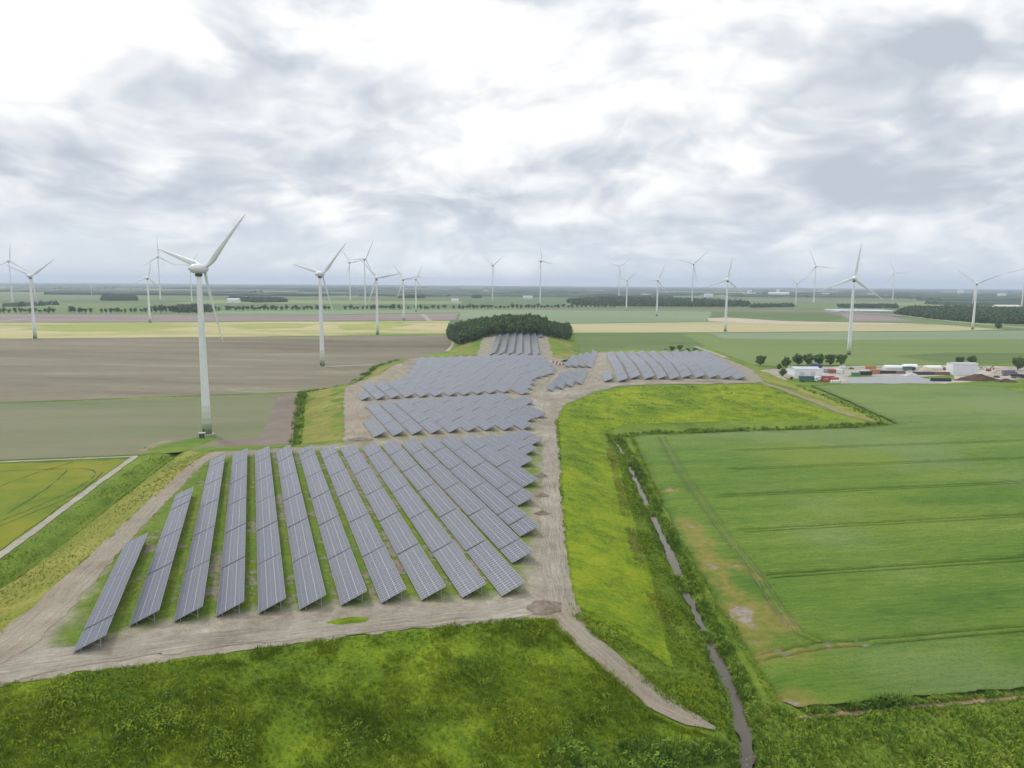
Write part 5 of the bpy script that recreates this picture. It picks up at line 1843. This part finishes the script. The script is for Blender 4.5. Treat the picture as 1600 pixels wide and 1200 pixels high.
C_GRASS = coll_of('grass_tuft', [tuft_mesh(i, .62, .42, 15, .05) for i in range(4)], [M_TUFT])
C_WEED = coll_of('weed_tuft', [weed_mesh(10 + i, .55, .5, 34, .2) for i in range(3)] + [tuft_mesh(15, .6, .4, 14, .05)], [M_TUFT, M_TUFT, M_REED, M_TUFT])
C_REED = coll_of('reed_tuft', [tuft_mesh(20 + i, 1.25, .5, 16, .07) for i in range(3)] + [weed_mesh(25, .9, .6, 26, .34)], [M_REED])
C_LAWN = coll_of('lawn_tuft', [tuft_mesh(50 + i, .4, .4, 13, .05) for i in range(3)] + [weed_mesh(55, .3, .45, 16, .26)], [M_LAWNT])
C_STRAW = coll_of('straw_tuft', [tuft_mesh(30 + i, .75, .4, 14, .05) for i in range(3)], [M_STRAW])


def put(name, label, parts, coll, cat='grass', patch=None):
    """parts: (polygon, spacing, (scale lo, hi))"""
    Ps, S = [], []
    for poly, sp, (a, b) in parts:
        P = sample(poly, sp)
        k = RNG.uniform(size=len(P)) < np.clip((190 / np.maximum(P[:, 1], 60)) ** 1.3, .12, 1)
        P = P[k]
        if patch is not None:
            P = P[vnoise(P, 11, 51) + .6 * vnoise(P, 4, 52) + RNG.normal(0, .15, len(P)) > patch]
        Ps.append(P)
        S.append(RNG.uniform(a, b, len(P)) * np.clip(P[:, 1] / 190, 1, 2.2) * np.clip(1 + .55 * vnoise(P, 7, 31) + .3 * vnoise(P, 2.5, 32), .3, 2))
    P, S = np.concatenate(Ps), np.concatenate(S)
    scatter(name, label, cat, np.c_[P, np.maximum(hgt(P), -.95) - .02], S, coll)


def along(line, w):
    """closed polygon round a polyline"""
    D = densify(line, 6, 0, closed=False)
    tg = np.gradient(D, axis=0)
    tg /= np.hypot(tg[:, 0], tg[:, 1])[:, None]
    nr = np.stack([tg[:, 1], -tg[:, 0]], 1)
    return np.concatenate([D + nr * w, (D - nr * w)[::-1]])


def bank(line, w0, w1):
    D = densify(line, 6, 0, closed=False)
    tg = np.gradient(D, axis=0)
    tg /= np.hypot(tg[:, 0], tg[:, 1])[:, None]
    nr = np.stack([tg[:, 1], -tg[:, 0]], 1)
    return np.concatenate([D + nr * w0, (D + nr * w1)[::-1]])


FRONT = hitxy(front_px)
put('tall_grass', 'tall rough grass covering the foreground slope', [(FRONT, .55, (.7, 1.3))], C_GRASS, patch=-.6)
put('short_grass', 'short bright grass patches on the foreground slope', [(FRONT, .7, (.35, .7))], C_GRASS)
put('weeds', 'clumps of leafy weeds on the foreground slope', [(FRONT, .8, (.6, 1.5)), (densify(bank(hitxy([(-60, 1078), (0, 1070), (250, 1037), (480, 1005), (640, 987), (780, 972), (862, 968)]), .3, 5.5), 5, 0), .7, (.7, 1.4)), (hitxy([(520, 972), (545, 964), (572, 966), (574, 973), (550, 977)]), .5, (1.1, 1.7))], C_WEED, 'weeds', patch=-.05)
ROUGH = hitxy([(955, 672), (962, 700), (975, 760), (995, 830), (1012, 880), (1030, 950), (1040, 1000), (1055, 1045), (1000, 1010), (940, 985), (912, 975), (950, 1018), (1000, 1062), (1040, 1098), (1122, 1135), (1150, 1165), (1136, 1085), (1100, 1005), (1060, 915), (1030, 845), (985, 740)])


LOWR = wpoly([(1172, 1105), (1215, 1100), (1250, 1124), (1450, 1104), (1600, 1090), (1850, 1070), (1850, 1280), (1190, 1280)])
HEDGE = wpoly([(1248, 603), (1330, 632), (1398, 661), (1385, 665), (1320, 637), (1240, 606)])
put('reeds', 'dense reeds and tall weeds along the winding ditch', [(bank(DITCH_A, 1.15, 2.6), .5, (.4, .75)), (bank(DITCH_A, -1.2, -3.8), .5, (.5, .9)), (along(DITCH_B, 4.0), .8, (.6, 1.0)), *[(bank(np.array([DITCH_A[i], (DITCH_A[i] + DITCH_A[i + 1]) / 2]), -.9, .9), .42, (.5, .95)) for i in (1, 3, 6, 8)], 
                                                                (bank(DITCH_D, -2, 3), 1.0, (.5, .9)), (LOWR, .62, (.4, .8)), (bank(wpoly([(1258, 1112), (1420, 1097), (1600, 1081), (1850, 1057)]), -.3, .9), .4, (.85, 1.2)), (HEDGE, 1.6, (.4, .7)), (wpoly([(850, 1172), (1120, 1162), (1152, 1172), (1100, 1198), (860, 1215)]), .7, (.7, 1.2))], C_REED, 'reeds')
put('rough_grass', 'rough green grass between lawn slope and ditch', [(LOWR, 1.3, (.7, 1.3)), (bank(hitxy(RAMP[1:]), 2.3, 3.9), .5, (.5, 1.0)), (bank(hitxy(RAMP[1:]), -2.3, -3.9), .5, (.5, 1.0)), (bank(hitxy(RAMP[-2:] + [(1140, 1147)]), -1.6, 1.8), .6, (.4, .8)), (bank(DITCH_C, .8, 2.0), .7, (.4, .7)), (bank(DITCH_C, -.8, -8), .9, (.3, .6))], C_GRASS)
put('lawn_grass', 'uneven short grass on the vivid green slope', [(hitxy(lawn_px), 1.15, (.28, .5)), (ROUGH, .6, (.7, 1.35)), (bank(hitxy([(955, 668), (962, 700), (975, 760), (995, 830), (1012, 880), (1030, 950), (1040, 1000), (1055, 1045)]), -1.5, 3.5), .75, (.5, 1.1)), (bank(hitxy([(899, 957), (950, 975), (1000, 1010), (1055, 1045)]), -2.5, 2.5), .75, (.5, 1.1)), (bank(hitxy([(897, 955), (885, 880), (878, 800), (874, 720), (870, 655)]), -.7, .9), .6, (.4, .9)), (bank(wpoly([(988, 683), (1022, 760), (1066, 850), (1112, 930), (1178, 1030), (1214, 1092), (1255, 1110)]), -1.0, 1.3), .55, (.4, .8))], C_LAWN)
put('rough_weeds', 'leafy weeds below the wheat field edge', [(LOWR, 1.1, (.7, 1.6)), (ROUGH, 1.6, (.6, 1.2))], C_WEED, 'weeds')
STR = hitxy([(945, 700), (958, 700), (972, 760), (992, 830), (1010, 880), (1042, 950), (1050, 985), (1030, 985), (1018, 950), (1000, 900), (980, 830), (962, 760)])
put('dry_grass', 'straw coloured dry grass on the left bank and lawn edge', [(hitxy(left_px), 1.3, (.35, .6)), (STR, .8, (.5, .85))], C_STRAW)
F1 = np.array([st2w(a, b) for a, b in FIELD1])
P = sample(F1, .95)
sv = P @ W
fr = ((sv - S0) / PITCH_ROW) % 1.0
keep = ((fr > .62) | (RNG.uniform(size=len(P)) < .18)) & (vnoise(P, 9, 77) + .5 * vnoise(P, 3, 78) > -.25 + np.clip((sv + 10) / 120, 0, .75))
P = P[keep]
scatter('lane_weeds', 'green weeds growing in the lanes between the near panels', 'weeds', np.c_[P, hgt(P)], RNG.uniform(.25, .6, len(P)), C_WEED)

# ------------------------------------------------------------------ haze: the air over the whole plain
hm, T = new_mat('haze_air')
pv = T.add('ShaderNodeVolumePrincipled', {'Color': (.74, .85, 1.0, 1), 'Density': 0.000075, 'Anisotropy': .1})
T.add('ShaderNodeOutputMaterial', {'Volume': pv.outputs[0]})
hz = link('haze', MB().box((0, 12800, 122), (53000, 27400, 250)).mesh('haze'), hm)
tag(hz, 'thin pale blue haze over the plain', 'haze', kind='stuff')
print('tables', N_TABLES)
